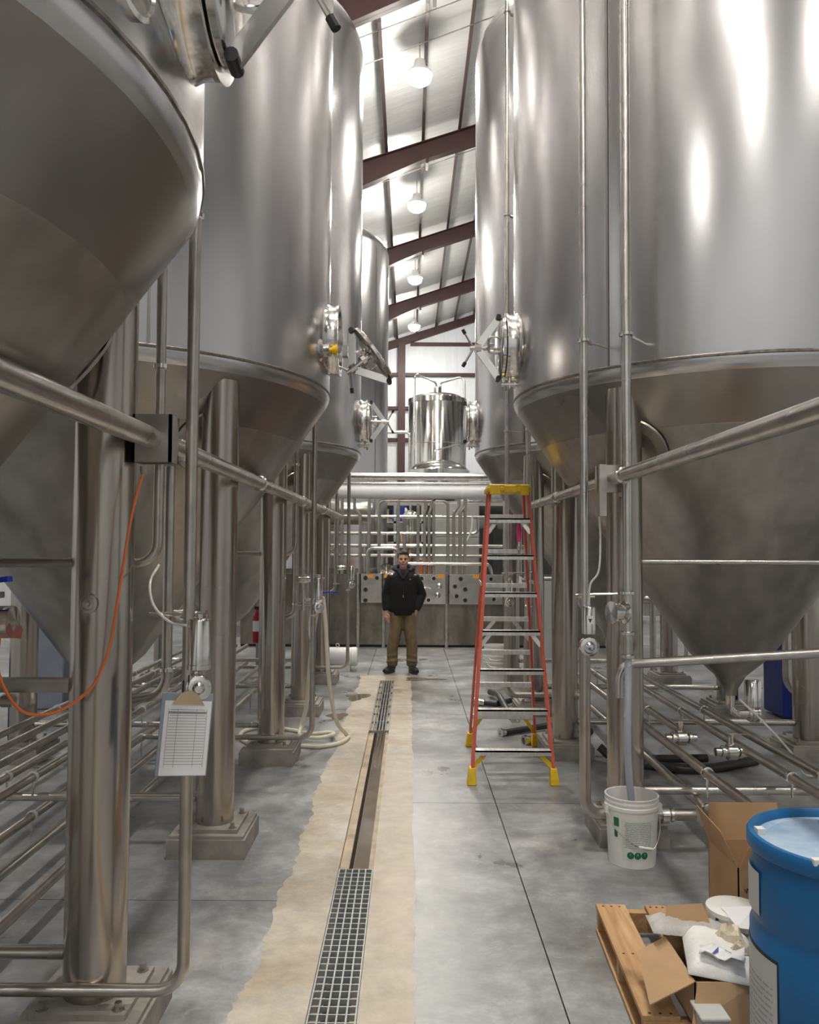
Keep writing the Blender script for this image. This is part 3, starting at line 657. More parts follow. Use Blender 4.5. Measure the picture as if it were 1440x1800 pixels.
tag(MB().wire([(1.12, 4.86, 2.05), (1.13, 4.86, 1.85), (1.12, 4.86, 1.66), (1.075, 4.88, 1.58), (1.07, 4.90, 1.46)], 0.006, 8, 8).build('air_tube', 'tube_white', origin=(1.07, 4.9, 1.4)), 'white air tube hanging to the actuator on the near right riser', 'tube')
# sloped pipe across the right tank front, upper thin rail
tag(MB().pipe([(1.22, 4.80, 0.93), (1.22, 4.80, 1.12), (2.7, 4.84, 1.205)], 0.028, 16, 0.10).build('sloped_pipe', 'pipe', origin=(1.22, 4.8, 0.93)), 'bright sloping pipe crossing low before the nearest right cone', 'pipe')
tag(MB().pipe([(1.472, 5.2, 1.71), (3.348, 5.2, 1.71)], 0.017, 12).build('brace_rail', 'pipe', origin=(1.472, 5.2, 1.71)), 'thin level rail across the nearest right cone at chest height', 'rail')
# leg braces (low rails)
def brace(x0, x1, y, z, r, lab): tag(MB().cyl((x0, y, z), (x1, y, z), r, 14).build('brace_rail', 'pipe', origin=(x0, y, z)), lab, 'rail', 'low rails between tank legs')
for (yy, nm) in ((YL[0]+1, 'far legs of the nearest left tank'), (YL[1]-1, 'near legs of the second left tank'), (YL[1]+1, 'far legs of the second left tank'), (YL[2]-1, 'near legs of the third left tank'), (YL[2]+1, 'far legs of the third left tank')):
    brace(-3.148, -1.272, yy, 0.285, 0.026, 'low steel rail joining the %s' % nm)
for (yy, nm) in ((YR[0]-1, 'near legs of the nearest right tank'), (YR[0]+1, 'far legs of the nearest right tank'), (YR[1]-1, 'near legs of the second right tank'), (YR[1]+1, 'far legs of the second right tank')):
    brace(1.472, 3.348, yy, 0.285, 0.028, 'low steel rail joining the %s' % nm)
b = MB(); b.bar((-3.148, 3.12, 1.27), (-1.272, 3.12, 1.27), 0.05, 0.05); tag(b.build('cross_beam', 'dullpipe', origin=(-2.2, 3.12, 1.25)), 'square steel beam at waist height left of the near leg', 'beam')
b = MB(); b.cyl((-2.6, 3.04, 1.225), (-1.50, 3.04, 1.225), 0.014, 10); b.lathe([(0.014, 0), (0.024, 0.01), (0.024, 0.05), (0.01, 0.06)], (-1.50, 3.04, 1.225), (1, 0, 0), 14)
tag(b.build('capped_pipe', 'dullpipe', origin=(-2.0, 3.04, 1.22)), 'thin capped pipe just under the waist-high square beam', 'pipe')

# pipes running back under the tanks, on rods and ring hangers
def under(x, z, y0, y1, r, lab, grp, hang, side, extra=None):
    t = thing('floor_pipe', lab, 'pipe', (x, y0, z), grp)
    pts = [(x, y0, z), (x, y1, z)] if not extra else extra + [(x, y1, z)]
    MB().pipe(pts, r, 14, 0.12).build('pipe_run', 'dullpipe', t)
    for hy in hang:
        b = MB(); b.lathe([(r+0.001, -0.012), (r+0.008, -0.010), (r+0.008, 0.010), (r+0.001, 0.012)], (x, hy, z), (0, 1, 0), 14, (False, False)); b.build('ring_hanger', 'white_plastic' if side < 0 else 'chrome', t)
        if z > 0.35: MB().cyl((x, hy, 0.30 if z > 0.35 else 0), (x, hy, z-r), 0.007, 6).build('hanger_rod', 'chrome', t)
        else: MB().cyl((x, hy, 0.0), (x, hy, z-r), 0.007, 6).build('hanger_rod', 'chrome', t)
LP = [(-1.70, .20), (-1.97, .20), (-2.235, .185), (-2.235, .415), (-2.39, .415), (-2.56, .42), (-2.75, .42), (-2.95, .42)]
LN = ['innermost low floor pipe on the left, nearest the aisle', 'second low floor pipe from the aisle, under the left tanks', 'low floor pipe hung beneath another under the left tanks', 'upper floor pipe riding above the low one on the left', 'fifth floor pipe from the aisle under the left tanks', 'sixth floor pipe from the aisle under the left tanks', 'seventh floor pipe from the aisle under the left tanks', 'outermost floor pipe toward the left wall']
for (x, z), n in zip(LP, LN): under(x, z, 0.6, 11.4, 0.026, n, 'floor pipes under the left tanks', (4.95, 6.95, 8.88), -1)
RP = [(2.50, .43, 'outermost floor pipe under the nearest right cone outlet', 2.2, 9.2, None), (2.31, .42, 'long floor pipe second from outside under the right tanks', 2.2, 9.2, None),
      (2.03, .43, 'floor pipe ending at a valve under the right tanks', 6.2, 9.6, None), (1.80, .444, 'inner floor pipe curving down behind the cardboard box', 4.3, 9.6, [(1.84, 4.22, 0.03), (1.80, 4.30, 0.444)]),
      (1.80, .225, 'lowest inner floor pipe below the curving one', 3.9, 9.0, None)]
for (x, z, n, y0, y1, ex) in RP: under(x, z, y0, y1, 0.03, n, 'floor pipes under the right tanks', [h for h in (5.0, 7.0, 8.9) if h > y0+0.3], 1, ex)
def small_valve(x, y, z, lab, act=False):
    t = thing('butterfly_valve', lab, 'valve', (x, y, z), 'floor pipe valves')
    b = MB(); b.cyl((x-0.11, y, z), (x+0.11, y, z), 0.03, 14); clampring(b, (x-0.06, y, z), (1, 0, 0), 0.035); clampring(b, (x+0.06, y, z), (1, 0, 0), 0.035); b.cyl((x-0.03, y, z), (x+0.03, y, z), 0.055, 16); b.build('valve_body', 'chrome', t)
    b = MB(); b.cyl((x, y, z+0.05), (x, y, z+0.12), 0.022, 10); b.bar((x, y, z+0.12), (x+0.10, y-0.03, z+0.13), 0.022, 0.006); b.build('valve_handle', 'chrome', t)
small_valve(1.98, 6.02, 0.42, 'chrome valve on the shorter right floor pipe, left of the cone tip')
small_valve(2.22, 5.70, 0.40, 'chrome tee valve in the aisle-side front of the cone tip')
tag(MB().wire([(2.40, 6.0, 0.70), (2.55, 6.0, 0.56), (2.80, 6.05, 0.30), (3.05, 6.4, 0.06), (3.30, 6.55, 0.012), (3.7, 6.5, 0.012)], 0.008, 8, 8).build('drain_tube', 'tube_white', origin=(3.3, 6.55, 0)), 'thin white tube trailing from the right cone tip to the floor', 'tube')

# ------------------------------------------------------------------ left edge valve, cable, clipboard
t = thing('actuated_valve', 'steel actuated valve cut by the left picture edge, with blue lever', 'valve', (-1.42, 2.75, 1.2))
MB().lathe([(0.0, 0), (0.05, 0), (0.054, 0.01), (0.054, 0.26), (0.0, 0.27)][::1], (-1.58, 2.75, 1.54), (1, 0, 0), 20).build('actuator', 'chrome', t)
MB().prism([(0.0, 0.03), (0.02, 0.02), (0.03, -0.01), (0.01, -0.02), (-0.01, -0.03)], 0, 0.002, Matrix.Translation((-1.308, 2.74, 1.51)) @ Matrix.Rotation(pi/2, 4, 'X') @ Matrix.Rotation(radians(-30), 4, 'Z')).build('tag_flap', 'lip', t)
b = MB(); b.box(-1.6, -1.36, 2.73, 2.77, 1.62, 1.64); b.cyl((-1.45, 2.75, 1.59), (-1.45, 2.75, 1.66), 0.02, 10); b.cyl((-1.42, 2.75, 0.9), (-1.42, 2.75, 1.5), 0.03, 14); b.build('valve_stem', 'dullpipe', t)
MB().bar((-1.60, 2.75, 1.655), (-1.32, 2.72, 1.685), 0.03, 0.018).build('lever', 'bluehandle', t)['label'] = 'blue vinyl covered lever'
MB().cyl((-1.42, 2.75, 0.0), (-1.42, 2.75, 0.9), 0.03, 14).build('valve_pipe', 'dullpipe', t)
def pxp(px, py, Y): return ((px-720)*Y/1443, Y, 1.8-(py-960)*Y/1443)
t = thing('sensor_cable', 'orange sensor cable drooping in a loop across the near left leg', 'cable', pxp(110, 1247, 2.92))
cp = [(-0.985, 3.03, 2.07), (-1.00, 2.98, 1.95), (-1.015, 2.96, 1.83), (-1.04, 2.94, 1.60), (-1.07, 2.94, 1.42), (-1.13, 2.94, 1.29), (-1.23, 2.90, 1.215), (-1.32, 2.84, 1.225), (-1.365, 2.78, 1.33), (-1.372, 2.74, 1.44)]
MB().wire(cp, 0.0055, 8, 8).build('cable', 'orange', t)
MB().lathe([(0.007, -0.03), (0.012, 0), (0.012, 0.055), (0.008, 0.06)], (-1.372, 2.74, 1.43), (0.1, 0, 1), 12).build('connector', 'orange', t)
MB().lathe([(0.010, 0.0), (0.014, 0.01), (0.014, 0.03)], (-0.985, 3.03, 2.06), (0, 0, 1), 12).build('gland', 'greybox', t)

t = thing('clipboard', 'grey clipboard holding a printed form, hung on the near left riser', 'clipboard', (-0.80, 2.93, 1.0))
CM = Matrix.Translation((-0.787, 2.915, 1.135)) @ Matrix.Rotation(radians(22), 4, 'Z') @ Matrix.Rotation(radians(-4), 4, 'X') @ Matrix.Rotation(radians(5), 4, 'Y')
MB().cbox((0, 0, 0), (0.176, 0.004, 0.285), CM).build('board', 'clipbrd', t, bevel=0.0015)
MB().cbox((0.004, -0.0035, -0.012), (0.160, 0.002, 0.255), CM).build('form_sheet', 'paper', t)
b = MB()
for k in range(20):
    z = 0.085 - k*0.0098
    b.cbox((0.004, -0.0048, z), (0.128 if k > 2 else 0.12, 0.0004, 0.0018), CM)
for x in (-0.062, -0.03, 0.035, 0.070): b.cbox((x, -0.0048, -0.012), (0.0016, 0.0004, 0.20), CM)
b.cbox((0.004, -0.0048, 0.075), (0.13, 0.0004, 0.008), CM)
b.build('form_lines', 'ink', t)['kind'] = 'stuff'
b = MB(); b.prism([(-0.055, 0.0), (0.055, 0.0), (0.03, 0.035), (0.012, 0.045), (-0.012, 0.045), (-0.03, 0.035)], 0, 0.006, CM @ Matrix.Translation((0.002, -0.004, 0.105)) @ Matrix.Rotation(pi/2, 4, 'X')); b.build('clip', 'brass', t)
b = MB(); b.cyl(CM @ V((-0.02, 0, 0.145)), CM @ V((-0.02, 0, 0.185)), 0.003, 6); b.cyl(CM @ V((0.0, 0, 0.145)), CM @ V((-0.004, 0, 0.205)), 0.003, 6); b.build('hanging_loop', 'blackplastic', t)
# small round port on the near leg
tag(MB().lathe([(0.03, 0), (0.034, 0.006), (0.034, 0.014), (0.024, 0.016), (0.022, 0.012), (0.010, 0.013), (0.008, 0.025), (0, 0.026)], (-1.165, 3.005, 1.585), (-0.05, -1, 0), 20).build('leg_plug', 'dullpipe', origin=(-1.165, 3.0, 1.585)), 'round threaded plug on the near left leg', 'plug')

# ------------------------------------------------------------------ stepladder
def ladder():
    cx = 0.80; t = thing('stepladder', 'red orange fibreglass stepladder with yellow cap and feet', 'ladder', (cx, 6.9, 0))
    ZC = 2.27; yf0, yf1, yb0, yb1 = 6.30, 6.74, 7.50, 6.96
    def F(s, z): k = z/ZC; return V((cx-0.005 + s*(0.315 + (0.155-0.315)*k) + 0.02*k, yf0 + (yf1-yf0)*k, z))
    def B(s, z): k = z/ZC; return V((cx+0.05 + s*(0.300 + (0.150-0.300)*k) - 0.035*k, yb0 + (yb1-yb0)*k, z))
    for fn, nm in ((F, 'front_rail'), (B, 'rear_rail')):
        for s in (-1, 1):
            b = MB(); b.bar(fn(s, 0.10), fn(s, ZC), 0.024 if fn is F else 0.02, 0.07 if fn is F else 0.05, (0, -1, 0))
            b.build(nm, 'fibre', t)
            p = fn(s, 0.0); q = fn(s, 0.125)
            M = Matrix.Translation(p)
            b = MB(); b.add([(-0.036, -0.04, 0), (0.036, -0.04, 0), (0.036, 0.04, 0), (-0.036, 0.04, 0), (q.x-p.x-0.024, q.y-p.y-0.04, 0.125), (q.x-p.x+0.024, q.y-p.y-0.04, 0.125), (q.x-p.x+0.024, q.y-p.y+0.04, 0.125), (q.x-p.x-0.024, q.y-p.y+0.04, 0.125)], [(0, 3, 2, 1), (4, 5, 6, 7), (0, 1, 5, 4), (1, 2, 6, 5), (2, 3, 7, 6), (3, 0, 4, 7)], M)
            b.build('foot', 'yellow', t, bevel=0.006)
    for k in range(7):
        z = 0.245 + 0.2965*k
        a, c = F(-1, z), F(1, z); b = MB(); b.box(a.x+0.008, c.x-0.008, a.y-0.045, a.y+0.045, z-0.006, z+0.006); b.box(a.x+0.008, c.x-0.008, a.y-0.045, a.y-0.040, z-0.032, z+0.006); b.box(a.x+0.008, c.x-0.008, a.y+0.040, a.y+0.045, z-0.026, z+0.006)
        st = b.build('step', 'aluminium', t)
        for fx in (0.22, 0.78):
            xx = a.x+(c.x-a.x)*fx; MB().lathe([(0.007, 0), (0.005, 0.004), (0, 0.005)], (xx, a.y-0.045, z-0.013), (0, -1, 0), 8).build('rivet', 'aluminium', st)
        z2 = z + 0.035; a, c = B(-1, z2), B(1, z2)
        b = MB(); b.box(a.x+0.006, c.x-0.006, a.y-0.018, a.y+0.018, z2-0.022, z2+0.016); b.build('rear_rung', 'aluminium', t)
    def brace_(p, q, mat): MB().bar(p, q, 0.032, 0.005, (0, -1, 0)).build('corner_brace', mat, t)
    for s in (-1, 1):
        brace_(F(s, 0.13) + V((-s*0.008, -0.01, 0)), V((cx-0.005+s*0.20, F(s, .23).y-0.01, 0.225)), 'yellow')
        brace_(B(s, 0.13) + V((-s*0.008, 0, 0)), V((cx+0.05+s*0.19, B(s, .26).y, 0.27)), 'yellow')
        brace_(F(s, 1.91) + V((-s*0.008, 0, 0)), V((F(s, 2.0).x-s*0.07, F(s, 2.0).y, 2.005)), 'aluminium')
        brace_(F(s, 1.02) + V((-s*0.008, 0, 0)), V((F(s, 1.12).x-s*0.08, F(s, 1.12).y, 1.12)), 'aluminium')
        brace_(B(s, 0.98) + V((-s*0.008, 0, 0)), V((B(s, 1.15).x-s*0.14, B(s, 1.15).y, 1.15)), 'aluminium')
        MB().bar(F(s, 1.5)+V((s*0.02, 0.03, 0)), B(s, 1.5)+V((s*0.02, -0.02, 0)), 0.004, 0.03).build('spreader', 'aluminium', t)
    b = MB(); x0, x1 = cx-0.165, cx+0.185
    b.prism([(x0, 6.62), (x1, 6.62), (x1+0.004, 6.8), (x1, 7.0), (x0, 7.0), (x0-0.004, 6.8)], 2.245, 2.285)
    b.prism([(x0+0.01, 6.63), (x1-0.01, 6.63), (x1-0.01, 6.99), (x0+0.01, 6.99)], 2.285, 2.305)
    b.box(x0+0.01, x0+0.10, 6.61, 6.63, 2.22, 2.30); b.box(x1-0.09, x1-0.02, 6.61, 6.63, 2.215, 2.30); b.box(x0+0.13, x1-0.12, 6.612, 6.63, 2.235, 2.295)
    b.build('top_cap', 'yellow', t, bevel=0.008)
ladder()
t = thing('pink_scrub_brush', 'hot pink handled tool hanging below the top ladder step', 'brush', (0.90, 6.78, 1.82))
MB().lathe([(0.012, 0.0), (0.02, 0.02), (0.022, 0.10), (0.014, 0.15), (0.006, 0.16)], (0.905, 6.78, 1.84), seg=12).build('handle', 'pink', t)
MB().lathe([(0.006, -0.10), (0.014, -0.06), (0.018, -0.03), (0.012, 0.0)], (0.905, 6.78, 1.84), seg=12).build('ferrule', 'chrome', t)
MB().cyl((0.905, 6.78, 2.0), (0.90, 6.765, 2.03), 0.003, 6).build('string', 'tube_white', t)

# ------------------------------------------------------------------ white pail with label, hose into it
def arc(b, c, r, z0, z1, a0, a1, seg=10, taper=0.0):
    b.lathe([(r + taper*z0, z0), (r + taper*z1, z1)], c, (0, 0, 1), seg, (False, False), a0, a1)
bc = (1.29, 4.80, 0.0)
t = thing('pail', 'white plastic pail with green and grey label catching the bluish hose', 'pail', bc)
b = MB(); b.lathe([(0.128, 0.002), (0.132, 0.0), (0.146, 0.31), (0.152, 0.312), (0.153, 0.33), (0.148, 0.334), (0.148, 0.345), (0.152, 0.347), (0.152, 0.356), (0.148, 0.357), (0.1485, 0.372), (0.153, 0.374), (0.153, 0.38), (0.143, 0.38), (0.127, 0.008), (0, 0.006)], bc, seg=40, cap=(True, False))
b.build('body', 'white_plastic', t)
A = lambda d: radians(d)
b = MB(); arc(b, bc, 0.1327, 0.045, 0.265, A(232), A(312), 14, 0.0452); b.build('label_ground', 'labelgrey', t).data.materials[0] = plain('pail_label_white', (0.70, 0.72, 0.68), 0.45)
b = MB()
for k in range(15):
    z = 0.255 - k*0.0098
    a0 = 238 + random.uniform(0, 4); 
    while a0 < 302:
        a1 = min(303, a0 + random.uniform(5, 22)); arc(b, bc, 0.1332, z-0.0022, z+0.0012, A(a0), A(a1), 4, 0.0452); a0 = a1 + 1.6
b.build('label_print', 'ink', t)['kind'] = 'stuff'
b = MB(); arc(b, bc, 0.1332, 0.225, 0.275, A(212), A(226), 5, 0.0452); arc(b, bc, 0.1333, 0.165, 0.205, A(213), A(222), 5, 0.0452); b.build('label_emblem', 'green', t)
for j, dg in enumerate((252, 268.5, 285)):
    pts = []; r0 = 0.0195
    vs = [(0, 0)] + [(r0*cos(2*pi*k/18), r0*sin(2*pi*k/18)) for k in range(18)]
    rad = 0.1327 + 0.0452*0.075 + 0.0012
    vv = [V((bc[0] + rad*cos(A(dg) + u/rad), bc[1] + rad*sin(A(dg) + u/rad), 0.075 + w)) for u, w in vs]
    b = MB(); b.add(vv, [(0, 1+k, 1+(k+1) % 18) for k in range(18)])
    rd = b.build('label_roundel', 'green', t)
    n = V((cos(A(dg)), sin(A(dg)), 0)); M = Matrix.Translation(V((bc[0], bc[1], 0.081)) + n*(rad+0.0012)) @ Matrix.Rotation(A(dg)+pi/2, 4, 'Z') @ Matrix.Rotation(pi/2, 4, 'X')
    text('123'[j], 0.017, M, 'paper', rd, 'numeral')
b = MB(); b.wire([(bc[0]-0.152, bc[1]-0.03, 0.315), (bc[0]-0.130, bc[1]-0.11, 0.23), (bc[0]-0.05, bc[1]-0.155, 0.155), (bc[0]+0.04, bc[1]-0.162, 0.118), (bc[0]+0.09, bc[1]-0.145, 0.125), (bc[0]+0.135, bc[1]-0.09, 0.20), (bc[0]+0.153, bc[1]-0.02, 0.315)], 0.0028, 6, 8); b.build('bail_wire', 'dullpipe', t)
MB().cyl((bc[0]-0.005, bc[1]-0.161, 0.132), (bc[0]+0.075, bc[1]-0.152, 0.119), 0.008, 10).build('grip', 'white_plastic', t)
for s in (-1, 1): MB().box(bc[0]+s*0.152-0.01, bc[0]+s*0.152+0.01, bc[1]-0.045, bc[1]-0.01, 0.285, 0.335).build('bail_ear', 'white_plastic', t)
tag(MB().wire([(1.247, 4.70, 1.19), (1.247, 4.695, 1.08), (1.240, 4.68, 0.90), (1.24, 4.69, 0.70), (1.255, 4.72, 0.50), (1.28, 4.76, 0.34), (1.295, 4.79, 0.16)], 0.021, 14, 8).build('drain_hose', 'tube_clear', origin=(1.247, 4.7, 1.17)), 'milky bluish hose hanging from a riser into the white pail', 'hose')

# ------------------------------------------------------------------ hoses
def coil(cx, cy, z, rx, ry, n, a0, r):
    pts = []
    for k in range(int(n*14)+1):
        a = a0 + 2*pi*k/14; q = 1 + 0.13*sin(k*0.9); pts.append((cx+rx*q*cos(a), cy+ry*q*sin(a), z + 0.02*k/14))
    return pts
hp = [(-0.80, 7.30, 1.26), (-0.78, 7.33, 1.33), (-0.765, 7.36, 1.30), (-0.745, 7.40, 1.05), (-0.72, 7.46, 0.60), (-0.66, 7.55, 0.22), (-0.58, 7.72, 0.05), (-0.56, 7.72, 0.018), (-0.62, 7.50, 0.018), (-0.80, 7.36, 0.018), (-1.0, 7.40, 0.018), (-1.30, 7.38, 0.03), (-1.52, 7.60, 0.018), (-1.58, 7.95, 0.018), (-1.40, 8.15, 0.018), (-1.1, 8.0, 0.018), (-0.92, 7.86, 0.018), (-0.74, 7.82, 0.04), (-0.70, 7.68, 0.05), (-0.85, 7.60, 0.04), (-1.0, 7.68, 0.05), (-1.02, 7.9, 0.08), (-0.96, 7.8, 0.30), (-0.90, 7.55, 0.75), (-0.835, 7.38, 1.15), (-0.80, 7.31, 1.34), (-0.83, 7.27, 1.36)]
t = thing('washdown_hose', 'cream washdown hose hung on a bracket and coiled on the floor', 'hose', (-0.9, 7.6, 0))
MB().wire(hp, 0.019, 10, 7).build('hose', 'hose_cream', t)
b = MB(); b.lathe([(0.012, 0), (0.02, 0.03), (0.018, 0.09), (0.03, 0.11)], (-0.87, 7.25, 1.05), (0.25, 0, -1), 12); b.wire([(-0.87, 7.25, 1.05), (-0.86, 7.25, 1.2), (-0.84, 7.26, 1.35)], 0.016, 10, 6); b.build('spray_gun', 'white_plastic', t)
t = thing('hose_bracket', 'steel hose hook and valve cluster on the riser above the cream coil', 'bracket', (-0.82, 7.2, 1.25))
b = MB(); b.cyl((-0.87, 7.0, 1.34), (-0.80, 7.34, 1.31), 0.012, 8); b.cyl((-0.95, 7.02, 1.30), (-0.80, 7.02, 1.30), 0.016, 10); b.cyl((-0.90, 7.02, 1.25), (-0.90, 7.02, 1.42), 0.018, 10); b.cyl((-0.93, 7.0, 1.52), (-0.72, 7.0, 1.52), 0.008, 8); b.build('hook', 'chrome', t)
MB().bar((-0.78, 7.05, 1.40), (-0.62, 7.15, 1.40), 0.025, 0.012).build('lever', 'bluehandle', t)
def blackhose(lab, pts, r, cuffs):
    t = thing('transfer_hose', lab, 'hose', pts[0], 'black transfer hoses on the floor')
    MB().wire(pts, r, 12, 7).build('hose', 'hose_black', t)
    for (p, q) in cuffs:
        b = MB(); p, q = V(p), V(q); d = (q-p).normalized(); L = (q-p).length
        b.lathe([(r*1.05, 0), (r*1.15, 0.01), (r*1.15, L*0.7), (r*1.5, L*0.75), (r*1.5, L), (r*0.8, L), (r*0.75, L*0.6)], p, d, 14, (False, True)); b.build('ferrule', 'chrome', t)
blackhose('black hose with chrome end pointing at the camera under the ladder', [(1.75, 7.95, 0.035), (1.55, 7.80, 0.035), (1.35, 7.75, 0.035), (1.16, 7.60, 0.035)], 0.034, [((1.16, 7.60, 0.035), (1.05, 7.55, 0.035))])
blackhose('black hose lying slantwise between the ladder feet', [(1.9, 8.35, 0.04), (1.6, 8.25, 0.05), (1.30, 8.12, 0.04), (0.92, 7.90, 0.032)], 0.030, [((0.92, 7.90, 0.032), (0.87, 7.87, 0.034))])
blackhose('black hose looped farthest back behind the ladder', [(0.86, 9.35, 0.04), (1.0, 9.30, 0.04), (1.12, 9.38, 0.05), (1.25, 9.5, 0.06), (1.55, 9.75, 0.04), (2.0, 9.9, 0.04)], 0.034, [((0.86, 9.35, 0.04), (0.74, 9.40, 0.04))])
blackhose('black hose crossing over the farthest loop behind the ladder', [(0.98, 9.95, 0.05), (1.02, 9.55, 0.10), (1.02, 9.20, 0.12), (1.06, 8.80, 0.05), (1.09, 8.55, 0.04)], 0.034, [((1.09, 8.55, 0.04), (1.10, 8.46, 0.04))])
blackhose('thick black hose lying beside the second right leg footing', [(1.65, 6.70, 0.04), (1.9, 6.75, 0.04), (2.3, 6.6, 0.04), (2.9, 6.9, 0.04)], 0.038, [])
blackhose('black hose behind the thick one at the second right footing', [(1.60, 6.95, 0.13), (1.72, 6.9, 0.05), (2.05, 6.92, 0.04), (2.5, 6.95, 0.04)], 0.034, [])

# ------------------------------------------------------------------ far floor things
t = thing('pump_motor', 'white pump motor lying by the third left tank near the valve wall', 'motor', (-0.9, 11.75, 0))
M_ = (1, 0, 0)
MB().lathe([(0.0, 0), (0.10, 0), (0.13, 0.02), (0.135, 0.06), (0.135, 0.40), (0.13, 0.42), (0.138, 0.425), (0.138, 0.49), (0.12, 0.51), (0, 0.515)], (-1.25, 11.95, 0.20), M_, 24).build('motor_body', 'paint_white', t)
MB().lathe([(0.022, -0.008), (0.028, 0), (0.022, 0.008), (0.016, 0), (0.022, -0.008)], (-1.03, 11.95, 0.365), (0, 1, 0), 14, (False, False)).build('lifting_eye', 'chrome', t)
b = MB(); b.box(-1.18, -0.84, 11.84, 11.88, 0, 0.09); b.box(-1.18, -0.84, 12.02, 12.06, 0, 0.09); b.build('motor_feet', 'paint_white', t)
for k in range(3): MB().lathe([(0.006, 0), (0.006, 0.004)], (-0.735, 11.95+0.07*cos(2.1*k), 0.20+0.07*sin(2.1*k)), M_, 8).build('end_bolt', 'inkblack', t)
def pail2(x, y, z, lab, tilt=0):
    t = thing('pail', lab, 'pail', (x, y, z), 'white pails stacked beyond the ladder')
    MB().lathe([(0.0, 0.002), (0.128, 0.0), (0.143, 0.31), (0.152, 0.312), (0.153, 0.335), (0.148, 0.34), (0.152, 0.36), (0.153, 0.375), (0.142, 0.375), (0.125, 0.01), (0, 0.008)], (x, y, z), seg=28).build('body', 'white_plastic', t)
    MB().wire([(x-0.15, y-0.03, z+0.33), (x-0.08, y-0.14, z+0.21), (x+0.08, y-0.14, z+0.21), (x+0.15, y-0.03, z+0.33)], 0.003, 6, 6).build('bail_wire', 'dullpipe', t)
pail2(1.10, 10.55, 0.0, 'lower white pail of the nested stack beyond the ladder')
pail2(1.10, 10.55, 0.085, 'middle white pail of the nested stack beyond the ladder')
pail2(1.11, 10.55, 0.17, 'top white pail of the nested stack beyond the ladder')

t = thing('blue_bin', 'tall blue plastic bin behind the far right tank leg', 'bin', (4.15, 8.9, 0))
MB().box(3.92, 4.40, 8.65, 9.15, 0.02, 1.05).build('body', 'bluebin', t, bevel=0.02)
MB().box(3.90, 4.42, 8.63, 9.17, 1.05, 1.12).build('lid', 'bluebin', t, bevel=0.015)
MB().box(4.05, 4.22, 8.640, 8.652, 0.40, 0.56).build('label_plate', 'labelgrey', t)
tag(MB().cyl((4.02, 8.5, 0.0), (4.02, 8.52, 0.72), 0.028, 12).build('white_post', 'white_plastic', origin=(4.02, 8.5, 0)), 'short white post standing before the blue bin', 'post')
tag(MB().pipe([(3.62, 7.9, 1.35), (3.62, 7.9, 0.42), (4.4, 7.8, 0.40)], 0.045, 14, 0.16).build('elbow_pipe', 'pipe', origin=(3.62, 7.9, 0.4)), 'thick steel elbow pipe before the blue bin, turning right', 'pipe')
t = thing('fire_extinguisher', 'red fire extinguisher on a post seen between the left legs', 'extinguisher', (-2.16, 11.1, 0.4))
MB().lathe([(0.0, 0.02), (0.065, 0.02), (0.07, 0.05), (0.07, 0.38), (0.045, 0.45), (0.02, 0.47), (0.02, 0.50)], (-2.16, 11.75, 0.40), seg=18).build('cylinder', 'red', t)
b = MB(); b.box(-2.20, -2.12, 11.73, 11.77, 0.89, 0.93); b.wire([(-2.12, 11.73, 0.9), (-2.05, 11.70, 0.8), (-2.07, 11.69, 0.55)], 0.01, 8, 6); b.build('valve_and_hose', 'blackplastic', t)
MB().lathe([(0.0705, 0.18), (0.0705, 0.33)], (-2.16, 11.75, 0.40), seg=8, cap=(False, False), a0=radians(215), a1=radians(325)).build('instruction_label', 'paper', t)
MB().box(-2.19, -2.13, 11.82, 11.88, 0, 1.2).build('post', 'greybox', t)

# ------------------------------------------------------------------ drum, pallet and packaging
dc = (1.385, 2.615, 0.0)
t = thing('drum', 'big blue plastic drum with dusty lid in the lower right corner', 'drum', dc)
MB().lathe([(0.0, 0.0), (0.26, 0.0), (0.285, 0.02), (0.292, 0.06), (0.292, 0.28), (0.284, 0.30), (0.284, 0.315), (0.293, 0.335), (0.293, 0.60), (0.284, 0.62), (0.284, 0.635), (0.292, 0.655), (0.290, 0.78), (0.278, 0.83), (0.276, 0.85)], dc, seg=72).build('body', 'blue', t)
MB().lathe([(0.276, 0.848), (0.296, 0.848), (0.300, 0.855), (0.300, 0.885), (0.294, 0.895), (0.282, 0.897), (0.274, 0.888), (0.270, 0.868)], dc, seg=72, cap=(False, False)).build('lock_ring', 'blue', t)
m, nt, bs = nmat('dusty_blue_lid'); f = noise(nt, coords(nt), 5, 7, 0.65, 0.3); g = noise(nt, coords(nt), 1.2, 2)
link(nt, mixc(nt, ramp(nt, f, [(0.3, 0.25), (0.7, 0.9)]), (0.03, 0.17, 0.40), (0.50, 0.60, 0.68)), bs.inputs['Base Color']); bs.inputs['Roughness'].default_value = 0.4; MAT['lid'] = m
MB().lathe([(0.272, 0.870), (0.245, 0.866), (0.235, 0.874), (0.0, 0.878)], dc, seg=72, cap=(False, False)).build('lid', 'lid', t)
b = MB(); b.lathe([(0.022, 0.872), (0.022, 0.884), (0.0, 0.885)], (dc[0]+0.02, dc[1]+0.19, 0), seg=14); b.build('bung', 'lid', t)
MB().box(dc[0]-0.03, dc[0]+0.03, dc[1]+0.075, dc[1]+0.095, 0.877, 0.880).build('lid_sticker', 'yellow', t).data.materials[0] = MAT['paper']
b = MB(); b.box(dc[0]-0.27, dc[0]-0.245, dc[1]+0.04, dc[1]+0.07, 0.885, 0.905); b.box(dc[0]-0.215, dc[0]-0.165, dc[1]-0.215, dc[1]-0.19, 0.886, 0.903); b.build('lid_clip', 'white_plastic', t)
b = MB(); arc(b, dc, 0.2945, 0.02, 0.56, A(150), A(201), 14); b.build('hazard_label_border', 'inkblack', t)
